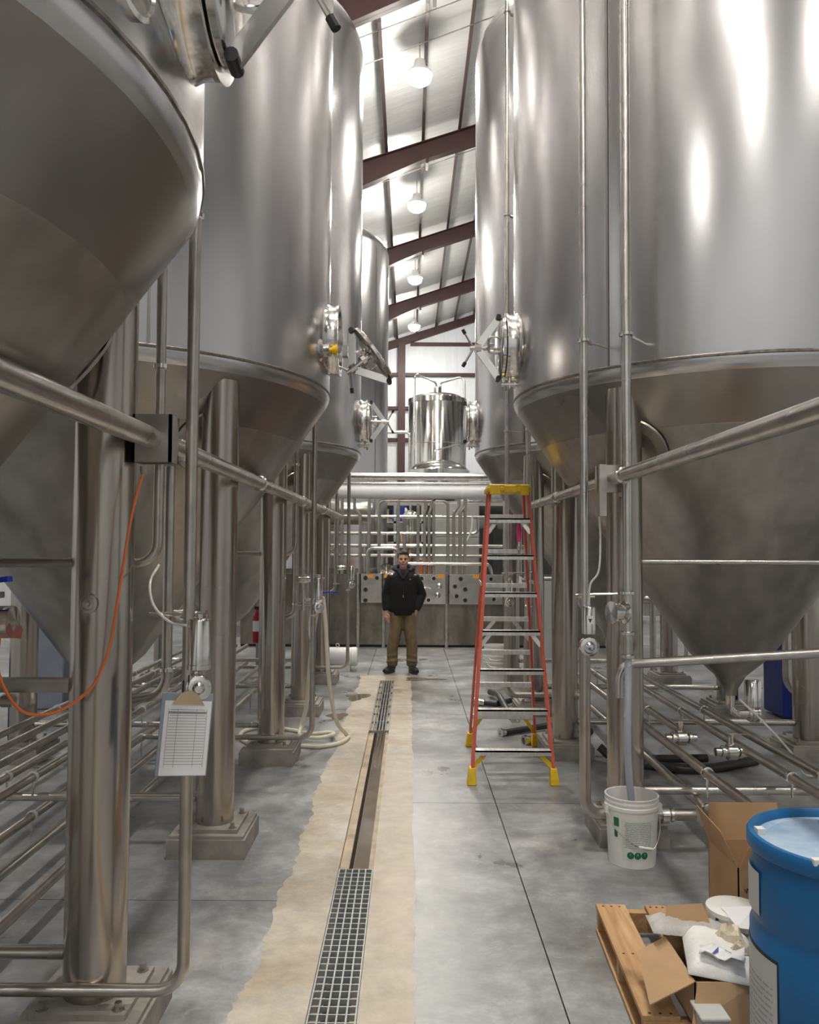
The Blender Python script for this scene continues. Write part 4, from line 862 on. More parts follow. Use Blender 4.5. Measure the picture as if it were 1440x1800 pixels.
b = MB(); arc(b, dc, 0.2950, 0.03, 0.55, A(150), A(200.0), 14); b.build('hazard_label', 'labelgrey', t)
b = MB()
for k in range(22):
    z = 0.47 - k*0.019; a0 = 155
    while a0 < 196:
        a1 = min(196.5, a0 + random.uniform(4, 14)); arc(b, dc, 0.2956, z-0.004, z+0.002, A(a0), A(a1), 3); a0 = a1 + 1.2
b.build('label_print', 'ink', t)['kind'] = 'stuff'
b = MB(); arc(b, dc, 0.2945, 0.66, 0.79, A(160), A(184), 8); b.build('side_sticker', 'labelgrey', t)

# pallet
PM = Matrix.Translation((0.84, 3.0, 0)) @ Matrix.Rotation(radians(-2.6), 4, 'Z')
t = thing('pallet', 'worn wooden pallet holding packaging beside the blue drum', 'pallet', (0.84, 3.0, 0))
for (x0, w) in ((0, 0.135), (0.225, 0.10), (0.40, 0.10), (0.58, 0.10), (0.76, 0.10), (0.93, 0.13)):
    MB().box(x0, x0+w, 0, 0.92, 0.112, 0.131, PM).build('deck_board', 'wood', t, bevel=0.002)
for y0 in (0.0, 0.43, 0.875):
    MB().box(0.005, 1.06, y0, y0+0.042, 0.022, 0.112, PM).build('stringer', 'wood', t, bevel=0.002)
for x0 in (0.0, 0.46, 0.94):
    MB().box(x0, x0+0.12, 0, 0.92, 0.002, 0.022, PM).build('bottom_board', 'wood', t, bevel=0.002)
b = MB()
for (x0, w) in ((0, 0.135), (0.225, 0.10), (0.40, 0.10)):
    for y0 in (0.018, 0.45, 0.895):
        for k in range(3): b.lathe([(0.006, 0.131), (0.006, 0.1318), (0, 0.132)], PM @ V((x0+w*(0.22+0.28*k), y0, 0)), seg=8)
b.build('nail_heads', 'darksteel', t)['kind'] = 'stuff'
ZP = 0.132
def thick(b, quad, th=0.004):
    q = [V(p) for p in quad]; n = (q[1]-q[0]).cross(q[2]-q[0]).normalized()*th/2
    k = len(q); b.add([p+n for p in q]+[p-n for p in q], [tuple(range(k)), tuple(range(k, 2*k))[::-1]] + [(i, i+k, (i+1) % k + k, (i+1) % k) for i in range(k)][::1]); return b
# open carton with splayed flaps (front)
t = thing('open_carton', 'open cardboard carton with splayed flaps under the plastic bag', 'box', (1.13, 3.1, ZP))
x0, x1, y0, y1, z1 = 1.0, 1.27, 2.92, 3.27, 0.29
b = MB(); b.box(x0, x1, y0, y1, ZP, ZP+0.005); b.box(x0, x0+0.005, y0, y1, ZP, z1); b.box(x1-0.005, x1, y0, y1, ZP, z1); b.box(x0, x1, y0, y0+0.005, ZP, z1); b.box(x0, x1, y1-0.005, y1, ZP, z1); b.build('carton_body', 'card2', t)
thick(MB(), [(x0, y0, z1), (x0, y1-0.02, z1), (x0-0.11, y1-0.03, z1-0.05), (x0-0.15, y0+0.02, z1-0.09)]).build('carton_flap', 'card', t)
thick(MB(), [(x0+0.01, y0, z1), (x1-0.05, y0, z1), (x1-0.09, y0-0.05, z1-0.13), (x0-0.03, y0-0.06, z1-0.11)]).build('carton_flap', 'card', t)
thick(MB(), [(x0, y1, z1), (x0+0.2, y1, z1), (x0+0.17, y1+0.05, z1+0.10), (x0+0.03, y1+0.05, z1+0.09)]).build('carton_flap', 'card', t)
# tall opened box behind
t = thing('tall_carton', 'tall opened cardboard box standing behind the blue drum', 'box', (1.53, 3.62, ZP))
x0, x1, y0, y1, z1 = 1.385, 1.72, 3.50, 3.84, 0.46
b = MB(); b.box(x0, x1, y0, y1, ZP, ZP+0.005); b.box(x0, x0+0.005, y0, y1, ZP, z1); b.box(x1-0.005, x1, y0, y1, ZP, z1); b.box(x0, x1, y0, y0+0.005, ZP, z1); b.box(x0, x1, y1-0.005, y1, ZP, z1); b.build('carton_body', 'card', t)
thick(MB(), [(x0, y0, z1), (x0, y1, z1), (x0-0.06, y1-0.02, z1+0.16), (x0-0.06, y0+0.03, z1+0.14)]).build('carton_flap', 'card2', t)
thick(MB(), [(x0, y1, z1), (x1, y1, z1), (x1-0.01, y1+0.02, z1+0.16), (x0+0.01, y1+0.02, z1+0.16)]).build('carton_flap', 'card', t)
thick(MB(), [(x0+0.005, y0, z1), (x1, y0, z1), (x1-0.01, y0-0.07, z1+0.11), (x0+0.02, y0-0.07, z1+0.11)]).build('carton_flap', 'card', t)
text('10', 0.045, Matrix.Translation((1.47, 3.497, 0.36)) @ Matrix.Rotation(pi/2, 4, 'X'), 'inkblack', t)
text('W', 0.03, Matrix.Translation((1.425, 3.497, 0.365)) @ Matrix.Rotation(pi/2, 4, 'X') @ Matrix.Rotation(radians(12), 4, 'Z'), 'inkblack', t)
# white pail carton on the pallet
t = thing('white_tub', 'white tub with a strap and grey label behind the plastic bag', 'tub', (1.32, 3.37, ZP))
bx = (1.45, 3.40, ZP)
MB().lathe([(0.0, 0.0), (0.098, 0.0), (0.105, 0.20), (0.112, 0.205), (0.112, 0.222), (0.09, 0.23), (0.0, 0.232)], (1.32, 3.37, ZP), seg=32).build('body', 'white_plastic', t)
b = MB(); arc(b, (1.32, 3.37, ZP), 0.1035, 0.03, 0.12, A(250), A(320), 8, 0.03); b.build('label', 'ink', t)
b = MB(); arc(b, (1.32, 3.37, ZP), 0.107, 0.0, 0.205, A(206), A(214), 3, 0.0); b.build('strap', 'blackplastic', t)
text('ntlot', 0.02, Matrix.Translation((1.315, 3.37-0.106, ZP+0.16)) @ Matrix.Rotation(pi/2, 4, 'X'), 'inkblack', t)
# plastic bag slab: translucent film around white foam sheets
def lumpy(x0, x1, y0, y1, z0, h, nx, ny, amp, M=None, seed=1):
    rnd = random.Random(seed); vs = []; fs = []
    for j in range(ny+1):
        for i in range(nx+1):
            u, w = i/nx, j/ny; e = min(1, 5*min(u, 1-u, w, 1-w)+0.05)**0.6
            vs.append((x0+(x1-x0)*u, y0+(y1-y0)*w, z0 + h*e + rnd.uniform(-amp, amp)*e))
    n0 = len(vs)
    for j in range(ny+1):
        for i in range(nx+1): vs.append((x0+(x1-x0)*i/nx, y0+(y1-y0)*j/ny, z0))
    st = nx+1
    for j in range(ny):
        for i in range(nx):
            a = j*st+i; fs.append((a, a+1, a+1+st, a+st)); a += n0; fs.append((a, a+st, a+1+st, a+1))
    for i in range(nx): fs.append((i, i+n0, i+1+n0, i+1)); a = ny*st+i; fs.append((a, a+1, a+1+n0, a+n0))
    for j in range(ny): a = j*st; fs.append((a, a+st, a+st+n0, a+n0)); a = j*st+nx; fs.append((a, a+n0, a+st+n0, a+st))
    return MB().add(vs, fs, M)
m, nt, bs = nmat('clear_film'); bs.inputs['Base Color'].default_value = (0.86, 0.86, 0.84, 1); bs.inputs['Roughness'].default_value = 0.16; bs.inputs['Transmission Weight'].default_value = 0.55; bs.inputs['IOR'].default_value = 1.15
f = noise(nt, coords(nt), 22, 6, 0.6, 1.0); bump(nt, f, bs, 0.7, 0.01); MAT['film'] = m
MAT['foam'] = plain('white_foam', (0.80, 0.79, 0.76), 0.45, 0, 0.05, 9, 0.3)
BM = Matrix.Translation((1.135, 3.08, 0.293)) @ Matrix.Rotation(radians(-14), 4, 'Z') @ Matrix.Rotation(radians(4), 4, 'Y')
t = thing('plastic_bag', 'clear plastic bag of white foam lying on the open carton', 'bag', (1.135, 3.08, 0.293))
lumpy(-0.11, 0.14, -0.16, 0.19, 0, 0.055, 12, 14, 0.006, BM, 3).build('contents', 'foam', t, ang=80)
b = lumpy(-0.20, 0.12, 0.12, 0.27, 0.012, 0.028, 12, 8, 0.010, BM @ Matrix.Rotation(radians(10), 4, 'Z'), 4); b.build('bag_neck', 'film', t, ang=80)
# crumpled printed wipe and rags on the bag
def crumple(name, lab, cat, cx, cy, z, rx, ry, h, mat, seed, grp=None):
    rnd = random.Random(seed); b = MB(); vs = []; fs = []; n = 9; m_ = 5
    for j in range(m_+1):
        for k in range(n):
            a = 2*pi*k/n; q = 1-j/m_; w = 1+rnd.uniform(-.18, .18)
            vs.append((cx+rx*q*w*cos(a), cy+ry*q*w*sin(a), z + h*sqrt(max(0, 1-q*q))*(1+rnd.uniform(-.35, .35)) + (0.004 if j == 0 else 0)))
    for j in range(m_):
        for k in range(n): fs.append((j*n+k, j*n+(k+1) % n, (j+1)*n+(k+1) % n, (j+1)*n+k))
    fs.append(tuple(range(n))[::-1]); b.add(vs, fs)
    o = b.build(name, mat, origin=(cx, cy, z), ang=25); tag(o, lab, cat, grp); return o
w = thing('printed_wrapper', 'crumpled white wrapper with two blue bars on the plastic bag', 'wrapper', (1.12, 2.99, 0.352))
wq = MB()
rn = random.Random(5); gx, gy = 7, 5; WM = Matrix.Translation((1.12, 2.985, 0.354)) @ Matrix.Rotation(radians(-22), 4, 'Z')
wh = [[0.012*sin(i*1.3+j)+rn.uniform(0, 0.014) for i in range(gx+1)] for j in range(gy+1)]
vs = [((i/gx-0.5)*0.15, (j/gy-0.5)*0.085, wh[j][i]) for j in range(gy+1) for i in range(gx+1)]
wq.add(vs, [(j*(gx+1)+i, j*(gx+1)+i+1, (j+1)*(gx+1)+i+1, (j+1)*(gx+1)+i) for j in range(gy) for i in range(gx)], WM)
o = wq.build('wrapper_sheet', 'paper', w, ang=30); sm = o.modifiers.new('solid', 'SOLIDIFY'); sm.thickness = 0.002
for (ci, cj) in ((2, 2), (4, 2)):
    v2 = [vs[(cj+dj)*(gx+1)+ci+di] for dj in (0, 1) for di in (0, 1)]; v2 = [(p[0], p[1], p[2]+0.0025) for p in v2]
    MB().add([v2[0], v2[1], v2[3], v2[2]], [(0, 1, 2, 3)], WM).build('blue_bar', 'blueprint', w)
crumple('crumpled_glove', 'cream crumpled glove pile wedged against the blue drum, upper one', 'glove', 1.205, 3.14, 0.338, 0.05, 0.06, 0.045, 'rag', 11, 'crumpled gloves on the carton')
crumple('crumpled_glove', 'cream crumpled glove pile nearest the drum label, lower one', 'glove', 1.215, 3.045, 0.335, 0.04, 0.04, 0.03, 'rag', 12, 'crumpled gloves on the carton')
thick_ = thick(MB(), [(1.25, 3.33, 0.37), (1.36, 3.27, 0.40), (1.33, 3.20, 0.34), (1.27, 3.22, 0.34)], 0.003)
tag(thick_.build('paper_scrap', 'paper', origin=(1.3, 3.25, 0.34)), 'white paper scrap leaning on the tub beside the drum', 'paper')
t = thing('clear_tub', 'milky plastic tub with dark label standing before the open carton', 'tub', (1.03, 2.855, 0))
MB().box(0.985, 1.075, 2.80, 2.91, 0.0, 0.222).build('body', 'white_plastic', t, bevel=0.012).data.materials[0] = plain('milky_plastic', (0.50, 0.48, 0.42), 0.35)
MB().box(0.980, 1.080, 2.795, 2.915, 0.222, 0.235).build('rim', 'labelgrey', t, bevel=0.005)
MB().box(1.035, 1.07, 2.7985, 2.8015, 0.08, 0.20).build('label', 'inkblack', t)

# ------------------------------------------------------------------ valve wall with flow panels and its pipework
q = 14.6/1443
def WX(px): return (px-720)*q
def WZ(py): return 1.8-(py-960)*q
t = thing('splash_back', 'dark stained stainless splash wall behind the man', 'wall panel', (0.3, 14.7, 0))
xs = [-3.0, WX(580), WX(631), WX(676), WX(786), WX(888), WX(990), 4.0]
for a, c in zip(xs, xs[1:]):
    b = MB(); b.box(a+0.004, c-0.004, 14.66, 14.68, 0.05, 0.72); b.add([(a+0.004, 14.66, 0.72), (c-0.004, 14.66, 0.72), (c-0.004, 14.70, 1.29), (a+0.004, 14.70, 1.29), (a+0.004, 14.68, 0.72), (c-0.004, 14.68, 0.72), (c-0.004, 14.72, 1.29), (a+0.004, 14.72, 1.29)], [(0, 1, 2, 3), (5, 4, 7, 6), (3, 2, 6, 7), (0, 3, 7, 4), (1, 5, 6, 2)])
    b.box(a+0.004, c-0.004, 14.69, 14.86, 1.285, 1.295); b.build('wall_sheet', 'wallsteel', t)
for x in (WX(631), WX(675.5), WX(786), WX(846), WX(990), WX(568)):
    MB().cyl((x, 14.62, 0), (x, 14.62, 1.33), 0.034, 14).build('post', 'pipe', t)
MB().box(-3.0, 4.0, 14.72, 14.84, 0.0, 0.06).build('gap_shade_strip', 'darkhole', t)  # dark strip standing in for the shade in the gap under the sheets
def flow(x0, x1, y0, y1, holes, ports, lab):
    t = thing('flow_panel', lab, 'panel', (WX((x0+x1)/2), 14.56, WZ(y1)), 'flow panels on the splash wall')
    z0, z1 = WZ(y1), WZ(y0)
    b = MB(); b.box(WX(x0), WX(x1), 14.555, 14.565, z0, z1); b.box(WX(x0), WX(x1), 14.565, 14.66, z1-0.012, z1); b.box(WX(x0), WX(x1), 14.565, 14.66, z0, z0+0.012)
    b.build('plate', 'flow', t)
    for (px, py) in holes:
        b = MB(); b.lathe([(0.046, 0.0), (0.046, 0.022), (0.032, 0.022)], (WX(px), 14.556, WZ(py)), (0, -1, 0), 16, (False, False)); rg = b.build('port_ring', 'chrome', t)
        MB().lathe([(0.0, 0.012), (0.033, 0.012)], (WX(px), 14.556, WZ(py)), (0, -1, 0), 14, (False, False)).build('port_bore', 'inkblack', rg)
    for (px, py) in ports:
        MB().lathe([(0.035, 0), (0.035, 0.05), (0.05, 0.052), (0.05, 0.07), (0, 0.075)], (WX(px), 14.556, WZ(py)), (0, -1, 0.15), 16).build('capped_port', 'chrome', t)
flow(636, 672, 1008.5, 1059, [(644, 1016), (664, 1016), (644, 1036.5), (644, 1055)], [], 'bright flow panel with four dark ports left of the man')
flow(680, 784, 1010, 1061, [(742, 1016.5), (763, 1016.5), (754, 1054)], [(773, 1030), (770, 1046)], 'flow panel with capped ports half hidden behind the man')
flow(791, 843, 1010, 1061, [(810, 1017), (800, 1030), (803, 1047), (818, 1035), (818, 1054)], [], 'bright flow panel with five dark ports left of the ladder')
flow(850, 884, 1010, 1061, [(863, 1017), (868, 1052)], [(858, 1045)], 'flow panel seen through the ladder')
MB().pipe([(WX(738), 14.5, WZ(1030)), (WX(748), 14.45, WZ(1033)), (WX(757), 14.5, WZ(1034))], 0.018, 8).build('jumper', 'chrome', bpy.data.objects['flow_panel.001'])
for px, lab in ((652, 'orange tag on top of the left bright flow panel'), (682, 'orange tag beside the man on the splash wall top'), (775, 'orange tag on top of the flow panel right of the man'), (837, 'orange tag on the panel top next to the ladder rail')):
    b = MB(); b.box(WX(px)-0.06, WX(px)+0.06, 14.545, 14.552, 1.235, 1.30); b.box(WX(px)-0.06, WX(px)+0.06, 14.545, 14.66, 1.298, 1.303); tag(b.build('orange_tag', 'orange_tag', origin=(WX(px), 14.55, 1.29)), lab, 'tag', 'orange tags on the flow panels')
b = MB(); b.cyl((-3.2, 14.78, WZ(836)), (3.4, 14.78, WZ(836)), 0.068, 20); tag(b.build('header_pipe', 'pipe', origin=(0, 14.78, WZ(836))), 'thick polished pipe spanning the gap, topmost of the overhead bank', 'pipe')
tag(MB().cyl((-3.2, 14.78, WZ(848.5)), (3.4, 14.78, WZ(848.5)), 0.03, 14).build('header_pipe', 'pipe', origin=(0, 14.78, WZ(848.5))), 'thin steel pipe between the polished pipe and the white jacketed one', 'pipe')
t = thing('insulated_pipe', 'fat white jacketed pipe spanning above the splash wall', 'pipe', (0, 14.78, WZ(864)))
for a, c in ((-3.2, -1.3), (-1.3, 0.15), (0.15, 0.95), (0.95, 3.4)):
    MB().cyl((a+0.001, 14.78, WZ(864)), (c-0.001, 14.78, WZ(864)), 0.122, 24).build('jacket_section', 'jacketing', t)
    MB().lathe([(0.122, -0.02), (0.125, -0.02), (0.125, 0.02), (0.122, 0.02)], (c, 14.78, WZ(864)), (1, 0, 0), 24, (False, False)).build('jacket_tape', 'white_plastic', t)
GP = 'process pipes above the splash wall'
def wp(lab, pts, r=0.027, Yd=14.78, mat='dullpipe', clamps=()):
    P = [(WX(a), Yd + (d[0] if d else 0), WZ(c)) for a, c, *d in pts]
    t = tag(MB().pipe(P, r, 12, 0.09, 5).build('process_pipe', mat, origin=P[0]), lab, 'pipe', GP); return t
HX = [('first', 907.5, 560, 905), ('third', 959.5, 560, 905), ('fourth', 977, 605, 900)]
wp('long level pipe, upper of the bank behind the man', [(500, 907.5), (1000, 907.5)], 0.03, 14.845, 'pipe')
wp('level pipe ending in a bend up beside the ladder', [(500, 937.5), (842, 937.5), (842, 908)], 0.03, 14.845, 'pipe')
wp('long level pipe just above the man head height', [(500, 959.5), (1000, 959.5)], 0.032, 14.845, 'pipe')
wp('level pipe at the height of the man hair', [(560, 977), (1000, 977)], 0.028, 14.84, 'pipe')
wp('level pipe at the man chin bending down right of the ladder rail', [(706, 1009.5), (712, 991), (862, 991), (866, 1012)], 0.032, 14.72, 'pipe')
wp('hoop pipe arched left of the man head', [(646.5, 1009.5), (646.5, 964), (699, 964), (699, 1009.5)], 0.034, 14.73, 'pipe')
vo = [(632.5, 'vertical pipe with an offset bend, leftmost above the panel', [(632.5, 1060), (632.5, 905), (622, 893), (622, 870)]),
      (647, 'second vertical pipe from the left above the left panel', [(648, 1009.5), (648, 872)]),
      (666, 'vertical pipe turning right below the white jacketed pipe', [(666, 1009.5), (666, 879.5), (760, 879.5)]),
      (700, 'vertical pipe rising just left of the man head', [(700, 1009.5), (700, 872)]),
      (711, 'short vertical pipe rising from behind the man head', [(711, 1009.5), (711, 940)]),
      (736, 'vertical pipe rising just right of the man head', [(735.5, 1009.5), (735.5, 884)]),
      (747, 'first pipe of the tight trio right of the man', [(747, 1009.5), (747, 902), (749, 895), (749, 872)]),
      (755, 'second pipe of the tight trio right of the man', [(755, 1009.5), (755, 902), (759.5, 890), (759.5, 872)]),
      (763, 'third pipe of the tight trio right of the man', [(763, 1009.5), (763, 884)]),
      (789, 'vertical pipe turning left at top, left edge of the right cluster', [(788.5, 1009.5), (788.5, 879.5), (766, 879.5)]),
      (799, 'second pipe of the right cluster, bent at its top', [(799, 1009.5), (799, 900), (808, 888), (808, 872)]),
      (810, 'third pipe of the right cluster, bent at its top', [(810, 1009.5), (810, 900), (820, 888), (820, 872)]),
      (818, 'last pipe of the right cluster, nearest the ladder', [(819, 1009.5), (819, 872)])]
for i, (px, lab, pts) in enumerate(vo): wp(lab, pts, 0.030, 14.78)
for k, px in enumerate((573, 592, 600)): wp('%s of the dark pipes beside the third left tank' % ('leftmost', 'middle', 'rightmost')[k], [(px, 1009.5), (px, 872)], 0.03, 14.78)
for k, px in enumerate((905, 917, 940)): wp('%s of the pipes seen right of the ladder top' % ('leftmost', 'middle', 'rightmost')[k], [(px, 1100), (px, 872)], 0.035, 14.78)
wp('level pipe under the jacketed pipe right of the cluster', [(825, 879.5), (1000, 879.5)], 0.03, 14.78, 'pipe')
tag(MB().wire([(WX(832), 14.78, WZ(905)), (WX(830), 14.78, WZ(930)), (WX(822), 14.78, WZ(950))], 0.012, 8, 8).build('white_cable', 'tube_white', origin=(WX(832), 14.78, WZ(905))), 'white cable dangling in the gap left of the ladder', 'cable')

# ------------------------------------------------------------------ equipment beyond the splash wall
t = thing('control_cabinet', 'grey panelled cabinet behind the right pipe cluster', 'cabinet', (0.95, 17.0, 0))
MB().box(0.48, 1.42, 16.7, 17.4, 0, 2.72).build('carcass', 'greybox', t)
for z0, z1 in ((0.1, 0.85), (0.86, 1.45), (1.46, 1.98), (1.99, 2.36), (2.37, 2.68)): MB().box(0.50, 1.40, 16.67, 16.70, z0, z1).build('front_panel', 'greybox', t, bevel=0.008)
t = thing('storage_rack', 'steel storage rack behind the pipes left of the man', 'rack', (-0.6, 20.1, 0))
for x in (-1.35, -0.35, 0.32):
    for y in (19.8, 20.4): MB().box(x-0.03, x+0.03, y-0.03, y+0.03, 0, 2.95).build('upright', 'greybox', t)
for z in (0.5, 1.25, 1.85, 2.35): MB().box(-1.38, 0.35, 19.77, 20.43, z, z+0.05).build('shelf', 'pipe', t)
def crate(name, lab, cat, x0, x1, y0, y1, z0, z1, mat, bev=0.01):
    t = thing(name, lab, cat, ((x0+x1)/2, (y0+y1)/2, z0), None)
    MB().box(x0, x1, y0, y1, z0, z1).build('body', mat, t, bevel=bev)
    MB().box(x0-0.006, x1+0.006, y0-0.006, y1+0.006, z1, z1+0.03).build('lid', mat, t, bevel=0.005)
crate('wooden_crate', 'pale wooden crate on the rack, left of the man head', 'crate', -1.0, -0.52, 19.85, 20.3, 1.901, 2.12, 'wood')
crate('wooden_crate', 'second wooden crate on the rack, nearer the man head', 'crate', -0.22, 0.16, 19.85, 20.3, 1.901, 2.13, 'wood')
crate('cardboard_box', 'brown cardboard box on the upper rack shelf', 'box', -0.86, -0.5, 19.85, 20.3, 2.401, 2.66, 'card')
crate('dark_box', 'dark blue box on the upper rack shelf', 'box', -0.42, -0.12, 19.85, 20.3, 2.401, 2.72, 'bluebin')
crate('cardboard_box', 'brown cardboard box low on the rack above the left panel', 'box', -0.95, -0.52, 19.85, 20.3, 1.301, 1.50, 'card2')
crate('tool_case', 'black case on the rack above the left bright panel', 'case', -1.22, -1.0, 19.85, 20.3, 1.301, 1.6, 'blackplastic')
for k, (x, z, pl) in enumerate(((0.02, 1.301, 'on the rack shelf right of the man head'), (0.20, 1.301, 'at the rack end right of the man head'), (-0.10, 2.401, 'high on the rack above the man'))):
    t = thing('white_jug', 'white plastic jug ' + pl, 'jug', (x, 20.0, z), 'white jugs on the rack')
    MB().lathe([(0.0, 0.0), (0.07, 0.0), (0.075, 0.02), (0.075, 0.24), (0.03, 0.32), (0.025, 0.34)], (x, 20.0, z), seg=18).build('body', 'white_plastic', t)
    MB().lathe([(0.03, 0.34), (0.03, 0.375), (0, 0.376)], (x, 20.0, z), seg=12).build('cap', 'bluehandle', t)
crate('orange_toolbox', 'orange toolbox seen right of the man shoulder above the wall', 'toolbox', 0.13, 0.42, 15.6, 16.0, 1.16, 1.52, 'orange')
t = thing('side_table', 'steel table behind the splash wall carrying the orange toolbox', 'table', (0.3, 15.8, 0))
MB().box(-0.6, 1.6, 15.5, 16.15, 1.11, 1.158).build('table_top', 'dullpipe', t)
for x in (-0.55, 1.55):
    for y in (15.55, 16.1): MB().box(x-0.025, x+0.025, y-0.025, y+0.025, 0, 1.11).build('leg', 'dullpipe', t)
t = thing('filter_housing', 'chrome filter housing hanging in view above the man head', 'filter', (0.0, 16.2, 1.158))
MB().lathe([(0.0, 0.0), (0.15, 0.0), (0.165, 0.03), (0.165, 1.05), (0.18, 1.06), (0.18, 1.12), (0.12, 1.22), (0.03, 1.26), (0.03, 1.4)], (0.02, 17.3, 1.3), seg=28).build('body', 'vessel', t)
MB().lathe([(0.166, 0.5), (0.172, 0.5), (0.172, 0.54), (0.166, 0.54)], (0.02, 17.3, 1.3), seg=28, cap=(False, False)).build('band', 'chrome', t)
for k in range(3): MB().cyl((0.02+0.12*cos(2.1*k), 17.3+0.12*sin(2.1*k), 0), (0.02+0.12*cos(2.1*k), 17.3+0.12*sin(2.1*k), 1.31), 0.02, 10).build('leg', 'pipe', t)
tag(MB().lathe([(0.0, 0.0), (0.14, 0.015), (0.155, 0.03), (0.155, 0.04), (0.135, 0.03), (0, 0.015)], (-0.43, 15.75, 1.31), (0, -1, 0.25), 28).build('steel_dish', 'vessel', origin=(-0.43, 15.75, 1.2)), 'round steel dish propped behind the wall left of the man', 'dish')
t = thing('heat_exchanger', 'dull horizontal steel drum behind the left overhead pipes', 'heat exchanger', (-1.2, 16.3, 0))
MB().lathe([(0.0, 0.0), (0.18, 0.02), (0.22, 0.08), (0.22, 1.1), (0.18, 1.16), (0, 1.18)], (-1.85, 15.5, 2.42), (1, 0, 0), 28).build('shell', 'dullpipe', t)
for x in (-1.7, -0.9): MB().box(x-0.03, x+0.03, 15.38, 15.62, 0, 2.25).build('stand', 'dullpipe', t)
crate('plastic_tote', 'pale green plastic tote seen right of the ladder', 'tote', 2.08, 2.5, 13.0, 13.5, 0.0, 1.28, 'labelgrey', 0.03)
t = thing('work_table', 'white topped table beyond the second right tank', 'table', (3.95, 13.2, 0))
MB().box(3.5, 4.6, 12.9, 13.6, 0.66, 0.72).build('table_top', 'paint_white', t)
for x in (3.55, 4.55):
    for y in (12.95, 13.55): MB().box(x-0.025, x+0.025, y-0.025, y+0.025, 0, 0.66).build('leg', 'dullpipe', t)
crate('parts_box', 'dark box on the white topped table', 'box', 3.7, 4.0, 13.0, 13.3, 0.721, 0.92, 'greybox')
tag(MB().pipe([(3.55, 12.0, 0), (3.55, 12.0, 1.05), (3.2, 12.0, 1.05)], 0.045, 12, 0.08).build('stand_pipe', 'dullpipe', origin=(3.55, 12.0, 0)), 'thick stand pipe bending left beyond the far right tank', 'pipe')
crate('grey_cabinet', 'grey blue cabinet glimpsed past the near left leg', 'cabinet', -4.35, -3.75, 9.0, 9.6, 0.0, 1.0, 'clipbrd', 0.02)
crate('blue_drum_box', 'blue box at the left picture edge behind the orange cable', 'box', -4.3, -3.85, 7.2, 7.6, 0.0, 0.75, 'bluebin', 0.02)

# brewhouse platform that carries the kettle and the domed vessel
t = thing('brewhouse_platform', 'steel brewhouse platform behind the overhead pipes, carrying the kettle', 'platform', (1.5, 25, 0))
MB().box(-0.40, 9.0, 20.6, 31.0, 2.82, 2.90).build('deck_plate', 'greybox', t)
MB().box(-8.0, -0.41, 20.6, 31.0, 2.82, 2.90).build('deck_plate', 'greybox', t)
for x in (-7.5, -4.5, -0.2, 3.2, 6.2, 8.8):
    for y in (20.9, 30.7): MB().box(x-0.08, x+0.08, y-0.08, y+0.08, 0, 2.82).build('platform_column', 'greybox', t)
struct(MB().box(-8.2, 9.2, 31.2, 31.3, 0, 2.9).build('wall_dark_backing', 'greybox'))  # grey partition added as a dark backing for the space under the deck
# ------------------------------------------------------------------ the man
def remesh(o, vox, it=6, sm=0.5):
    r = o.modifiers.new('remesh', 'REMESH'); r.mode = 'VOXEL'; r.voxel_size = vox; r.use_smooth_shade = True
    s_ = o.modifiers.new('smooth', 'SMOOTH'); s_.iterations = it; s_.factor = sm
PX, PY = -0.085, 11.8
man = thing('person', 'man in black hooded jacket and tan trousers, one hand in pocket', 'person', (PX, PY, 0))
def W(p): return V((PX+p[0], PY+p[1], p[2]))
def limb(b, pts, rads, seg=14): b.sweep([W(p) for p in pts], rads, seg, (1, 0, 0))
HIPZ = 0.90
Lf, Rf = (-0.150, 0.0), (0.130, -0.03)        # feet: picture left, picture right
shL, elL, wrL = (-0.165, 0.01, 1.375), (-0.235, 0.03, 1.10), (-0.235, -0.035, 0.85)
shR, elR, wrR = (0.165, 0.01, 1.375), (0.265, 0.05, 1.10), (0.170, -0.035, 0.865)
b = MB()
limb(b, [(0, 0.01, 0.84), (0, 0.01, 0.92), (0, 0.0, 1.05), (0, -0.005, 1.22), (0, 0.0, 1.34), (0, 0.01, 1.40), (0, 0.012, 1.43)], [(0.15, 0.10), (0.165, 0.11), (0.15, 0.10), (0.16, 0.10), (0.14, 0.085), (0.10, 0.07), (0.06, 0.055)], 20)
limb(b, [(0, 0.012, 1.40), (0, 0.005, 1.48), (0, -0.005, 1.55)], [0.06, 0.054, 0.055])
for s, f in ((-1, Lf), (1, Rf)):
    limb(b, [(s*0.085, 0.01, 0.90), (s*0.095, 0.0, 0.70), ((s*0.095+f[0])/2, -0.01, 0.48), (f[0], 0.01, 0.28), (f[0], 0.02, 0.09)], [0.085, 0.075, 0.055, 0.05, 0.038])
    limb(b, [(f[0], 0.04, 0.06), (f[0]+s*0.025, -0.03, 0.055), (f[0]+s*0.045, -0.09, 0.048)], [(0.03, 0.035), (0.03, 0.028), (0.025, 0.02)])
for sh, el, wr in ((shL, elL, wrL), (shR, elR, wrR)):
    limb(b, [sh, ((sh[0]+el[0])/2, sh[1], (sh[2]+el[2])/2), el, ((el[0]+wr[0])/2, (el[1]+wr[1])/2, (el[2]+wr[2])/2), wr], [0.042, 0.045, 0.042, 0.038, 0.028])
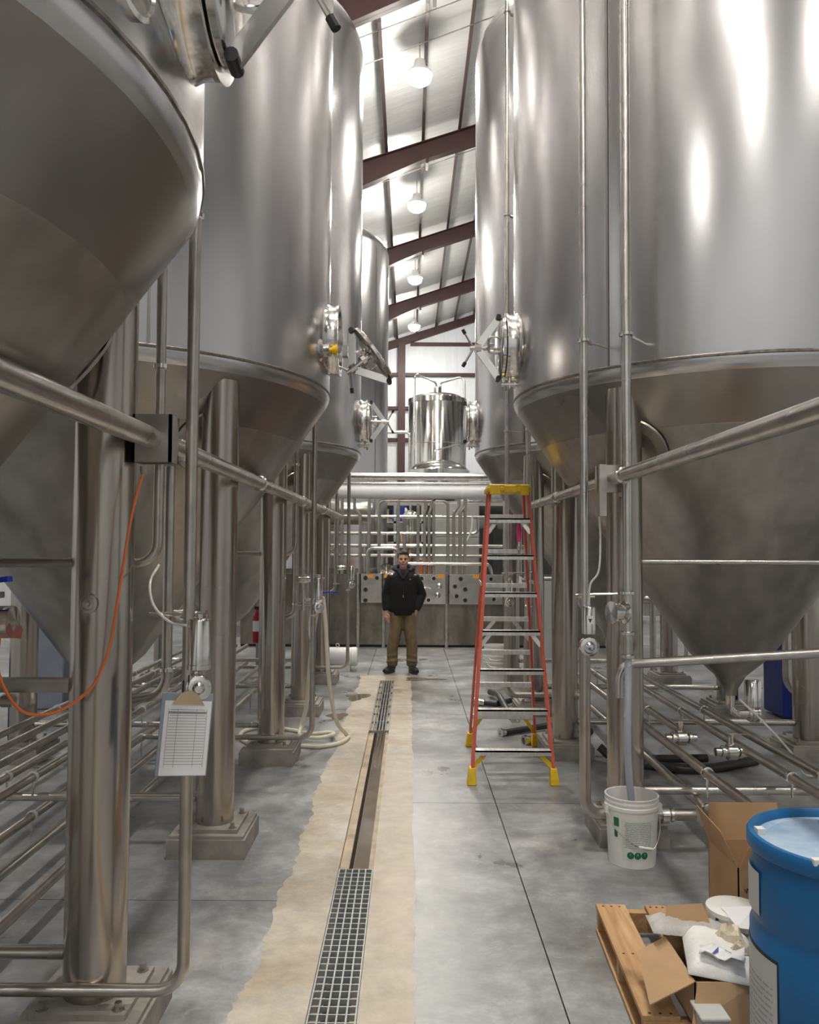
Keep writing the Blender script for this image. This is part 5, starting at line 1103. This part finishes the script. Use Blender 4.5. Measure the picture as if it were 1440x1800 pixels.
# head: skull, jaw, nose, ears, brow, chin
hz = 1.60
b.ball(W((0, 0.015, hz+0.035)), (0.078, 0.098, 0.088), 18, 12); b.ball(W((0, -0.012, hz-0.035)), (0.064, 0.078, 0.085), 16, 10)
b.ball(W((0, -0.05, hz-0.085)), (0.036, 0.032, 0.03), 12, 8)
b.ball(W((0, -0.055, hz+0.033)), (0.056, 0.032, 0.016), 12, 8)
limb(b, [(0, -0.082, hz+0.03), (0, -0.098, hz+0.0), (0, -0.106, hz-0.02)], [0.008, 0.011, 0.015], 10); b.ball(W((0, -0.094, hz-0.024)), (0.019, 0.014, 0.010), 10, 8)
for s in (-1, 1):
    b.ball(W((s*0.043, -0.06, hz-0.02)), (0.026, 0.024, 0.022), 10, 8); b.ball(W((s*0.079, 0.012, hz+0.0)), (0.010, 0.018, 0.032), 10, 8)
# hands: palm, four unequal bent fingers, thumb from the palm side
def hand(b, wr, d, side, fwd, curl, sc=1.0):
    d, side, fwd = V(d).normalized(), V(side).normalized(), V(fwd).normalized(); wr = V(wr)
    limb(b, [wr - d*0.02, wr + d*0.03, wr + d*0.075], [(0.026, 0.022), (0.036, 0.019), (0.037, 0.015)], 12)
    for i, (o, L) in enumerate(((-0.027, 0.070), (-0.009, 0.080), (0.009, 0.075), (0.027, 0.058))):
        p = wr + d*0.075 + side*o; pts = [p - d*0.02, p]; dd = d.copy()
        for k in range(3):
            dd = (dd*cos(curl) + fwd*sin(curl)).normalized() if k == 0 else (dd + fwd*curl*0.9).normalized()
            p = p + dd*L/3; pts.append(p)
        limb(b, pts, [0.0095, 0.0095, 0.009, 0.0085, 0.007], 8)
    p = wr + d*0.02 - side*0.03
    limb(b, [p + side*0.012, p - side*0.012 + d*0.022 + fwd*0.012, p - side*0.018 + d*0.05 + fwd*0.02, p - side*0.012 + d*0.07 + fwd*0.026], [0.014, 0.012, 0.010, 0.008], 8)
hand(b, wrL, (0.0, -0.10, -1), (-0.55, 0.8, 0), (0.8, 0.5, 0), 0.30)
hand(b, wrR, (-0.34, 0.12, -1), (0.75, 0.6, 0), (-0.4, 0.8, 0), 0.15)
body = b.build('body', 'skin', man); remesh(body, 0.006, 4)
for s in (-1, 1):
    MB().ball(W((s*0.031, -0.077, hz+0.006)), (0.0145, 0.009, 0.0065), 10, 8).build('eye', 'eye', body)
    MB().sweep([W((s*0.014, -0.088, hz+0.026)), W((s*0.032, -0.088, hz+0.030)), W((s*0.05, -0.076, hz+0.024))], [0.003, 0.0042, 0.0025], 8).build('eyebrow', 'hair', body)
MB().sweep([W((-0.026, -0.080, hz-0.055)), W((-0.012, -0.0885, hz-0.060)), W((0.012, -0.0885, hz-0.060)), W((0.026, -0.080, hz-0.055))], [0.002, 0.0045, 0.0045, 0.002], 8).build('mouth', 'lip', body)
# hair cap
b = MB(); b.ball(W((0, 0.038, hz+0.058)), (0.084, 0.096, 0.082), 18, 12); b.ball(W((0.012, -0.03, hz+0.108)), (0.062, 0.055, 0.030), 14, 8); b.ball(W((-0.022, -0.05, hz+0.098)), (0.04, 0.035, 0.020), 12, 8); b.ball(W((0.03, -0.055, hz+0.094)), (0.03, 0.03, 0.018), 12, 8); b.ball(W((0.0, -0.02, hz+0.128)), (0.04, 0.04, 0.018), 12, 8)
b.ball(W((0, 0.06, hz-0.01)), (0.072, 0.06, 0.06), 12, 8)
for s in (-1, 1): b.ball(W((s*0.070, 0.005, hz+0.055)), (0.016, 0.035, 0.045), 10, 8)
h = b.build('hair', 'hair', man); remesh(h, 0.008, 3)
# trousers
b = MB()
limb(b, [(0, 0.01, 0.98), (0, 0.01, 0.90), (0, 0.01, 0.82)], [(0.175, 0.118), (0.182, 0.125), (0.165, 0.12)], 20)
for s, f in ((-1, Lf), (1, Rf)):
    limb(b, [(s*0.088, 0.01, 0.90), (s*0.092, 0.005, 0.75), (s*0.095, 0.0, 0.62), ((s*0.095+f[0])/2, -0.012, 0.50), (f[0], 0.0, 0.36), (f[0], 0.01, 0.22), (f[0]-s*0.0, 0.01, 0.14), (f[0], 0.01, 0.085)],
         [(0.10, 0.112), (0.098, 0.105), (0.092, 0.096), (0.085, 0.088), (0.082, 0.084), (0.078, 0.080), (0.080, 0.084), (0.070, 0.076)], 16)
    for z, r in ((0.16, 0.088), (0.24, 0.084), (0.46, 0.092)): b.lathe([(r-0.02, -0.02), (r, -0.006), (r, 0.006), (r-0.02, 0.02)], W((f[0] if z < 0.4 else (s*0.095+f[0])/2, 0.0, z)), (0.15*s, 0.1, 1), 14)
tr = b.build('trousers', 'pants', man); remesh(tr, 0.012, 4)
# jacket
b = MB()
limb(b, [(0, 0.01, 0.835), (0, 0.008, 0.86), (0, 0.005, 0.95), (0, 0.0, 1.10), (0, -0.004, 1.25), (0, 0.0, 1.36), (0, 0.01, 1.42), (0, 0.014, 1.45)],
     [(0.175, 0.135), (0.19, 0.145), (0.20, 0.152), (0.197, 0.15), (0.205, 0.145), (0.19, 0.128), (0.13, 0.10), (0.085, 0.085)], 22)
for sh, el, wr in ((shL, elL, wrL), (shR, elR, wrR)):
    sh2 = (sh[0]*0.86, sh[1], sh[2]-0.02); m1 = tuple((sh[i]*0.5+el[i]*0.5) for i in range(3)); m2 = tuple((el[i]*0.5+wr[i]*0.5) for i in range(3)); w2 = tuple(wr[i]*0.88+el[i]*0.12 for i in range(3))
    limb(b, [sh2, (sh[0]*1.04, sh[1], sh[2]-0.07), m1, el, m2, w2], [0.088, 0.086, 0.080, 0.075, 0.070, 0.058], 16)
    for k, zf in enumerate((0.2, 0.5, 0.8)):
        p = [el[i]*(1-zf)+wr[i]*zf for i in range(3)]; r = 0.072-0.014*zf; d = (V(wr)-V(el)).normalized(); b.lathe([(r-0.02, -0.02), (r, -0.005), (r, 0.005), (r-0.02, 0.02)], W(p), d+V((0.2*(k-1), 0.1, 0)), 14)
ja = b.build('jacket', 'jacket', man); remesh(ja, 0.011, 4)
b = MB(); b.lathe([(0.165, 0.0), (0.176, 0.01), (0.178, 0.05), (0.172, 0.06)], (0, 0, 0), (0, 0, 1), 22, (False, False))
b.v = [W((p.x*1.04, p.y*0.80+0.009, p.z+0.815)) for p in b.v]; hm = b.build('hem_band', 'jacket', ja)
MB().cyl(W((0.006, -0.152, 1.07)), W((0.010, -0.146, 1.40)), 0.003, 6).build('zip', 'inkblack', ja)
MB().cbox(W((0.004, -0.158, 1.09)), (0.008, 0.006, 0.035)).build('zip_pull', 'zip', ja)
MB().cbox(W((0.10, -0.132, 1.33)), (0.014, 0.006, 0.014)).build('chest_badge', 'zip', ja)
# hood lying round the neck, open collar
b = MB(); n = 20
pts = [W((0.125*sin(a)*1.0, 0.035 - 0.085*cos(a) , 1.445 + 0.035*(-cos(a)) * -1 * -1 + 0.03)) for a in [radians(28 + 304*k/n) for k in range(n+1)]]
b.sweep(pts, [(0.034, 0.042) if 2 < k < n-2 else (0.026, 0.034) for k in range(n+1)], 12)
b.ball(W((0, 0.12, 1.45)), (0.12, 0.06, 0.09), 14, 8)
b.sweep([W((-0.062, -0.055, 1.475)), W((-0.045, -0.11, 1.41)), W((-0.006, -0.138, 1.33))], [0.03, 0.028, 0.016], 10); b.sweep([W((0.062, -0.055, 1.475)), W((0.045, -0.11, 1.41)), W((0.012, -0.138, 1.33))], [0.03, 0.028, 0.016], 10)
hd = b.build('hood', 'hood', man); remesh(hd, 0.010, 4)
MB().sweep([W((0, 0.0, 1.385)), W((0, -0.008, 1.44)), W((0, -0.008, 1.468))], [(0.075, 0.085), (0.068, 0.078), (0.060, 0.066)], 16).build('undershirt', 'hood', man)
# shoes
for s, f in ((-1, Lf), (1, Rf)):
    b = MB(); dx = s*0.075 if s < 0 else 0.05
    b.sweep([W((f[0]-dx*0.2, f[1]+0.075, 0.055)), W((f[0], f[1]+0.03, 0.062)), W((f[0]+dx*0.45, f[1]-0.05, 0.058)), W((f[0]+dx, f[1]-0.13, 0.047)), W((f[0]+dx*1.35, f[1]-0.185, 0.040))], [(0.038, 0.048), (0.05, 0.058), (0.053, 0.05), (0.054, 0.042), (0.038, 0.030)], 14, (1, 0, 0))
    b.cyl(W((f[0], f[1]+0.03, 0.05)), W((f[0], f[1]+0.025, 0.13)), 0.048, 14)
    sh = b.build('shoe', 'shoe', man); remesh(sh, 0.008, 4)
    b = MB(); ol = []
    for k in range(20):
        a = 2*pi*k/20; yy = -0.055 + 0.145*cos(a)*-1; ww = 0.046*sin(a)*(1.08 - 0.12*cos(a)); q_ = (0.09 - yy)/0.28
        ol.append((PX+f[0]+ww+dx*(max(0, q_)*1.25-0.2), PY+f[1]+yy))
    b.prism(ol[::-1] if True else ol, 0.0, 0.026); b.build('sole', 'sole', sh)
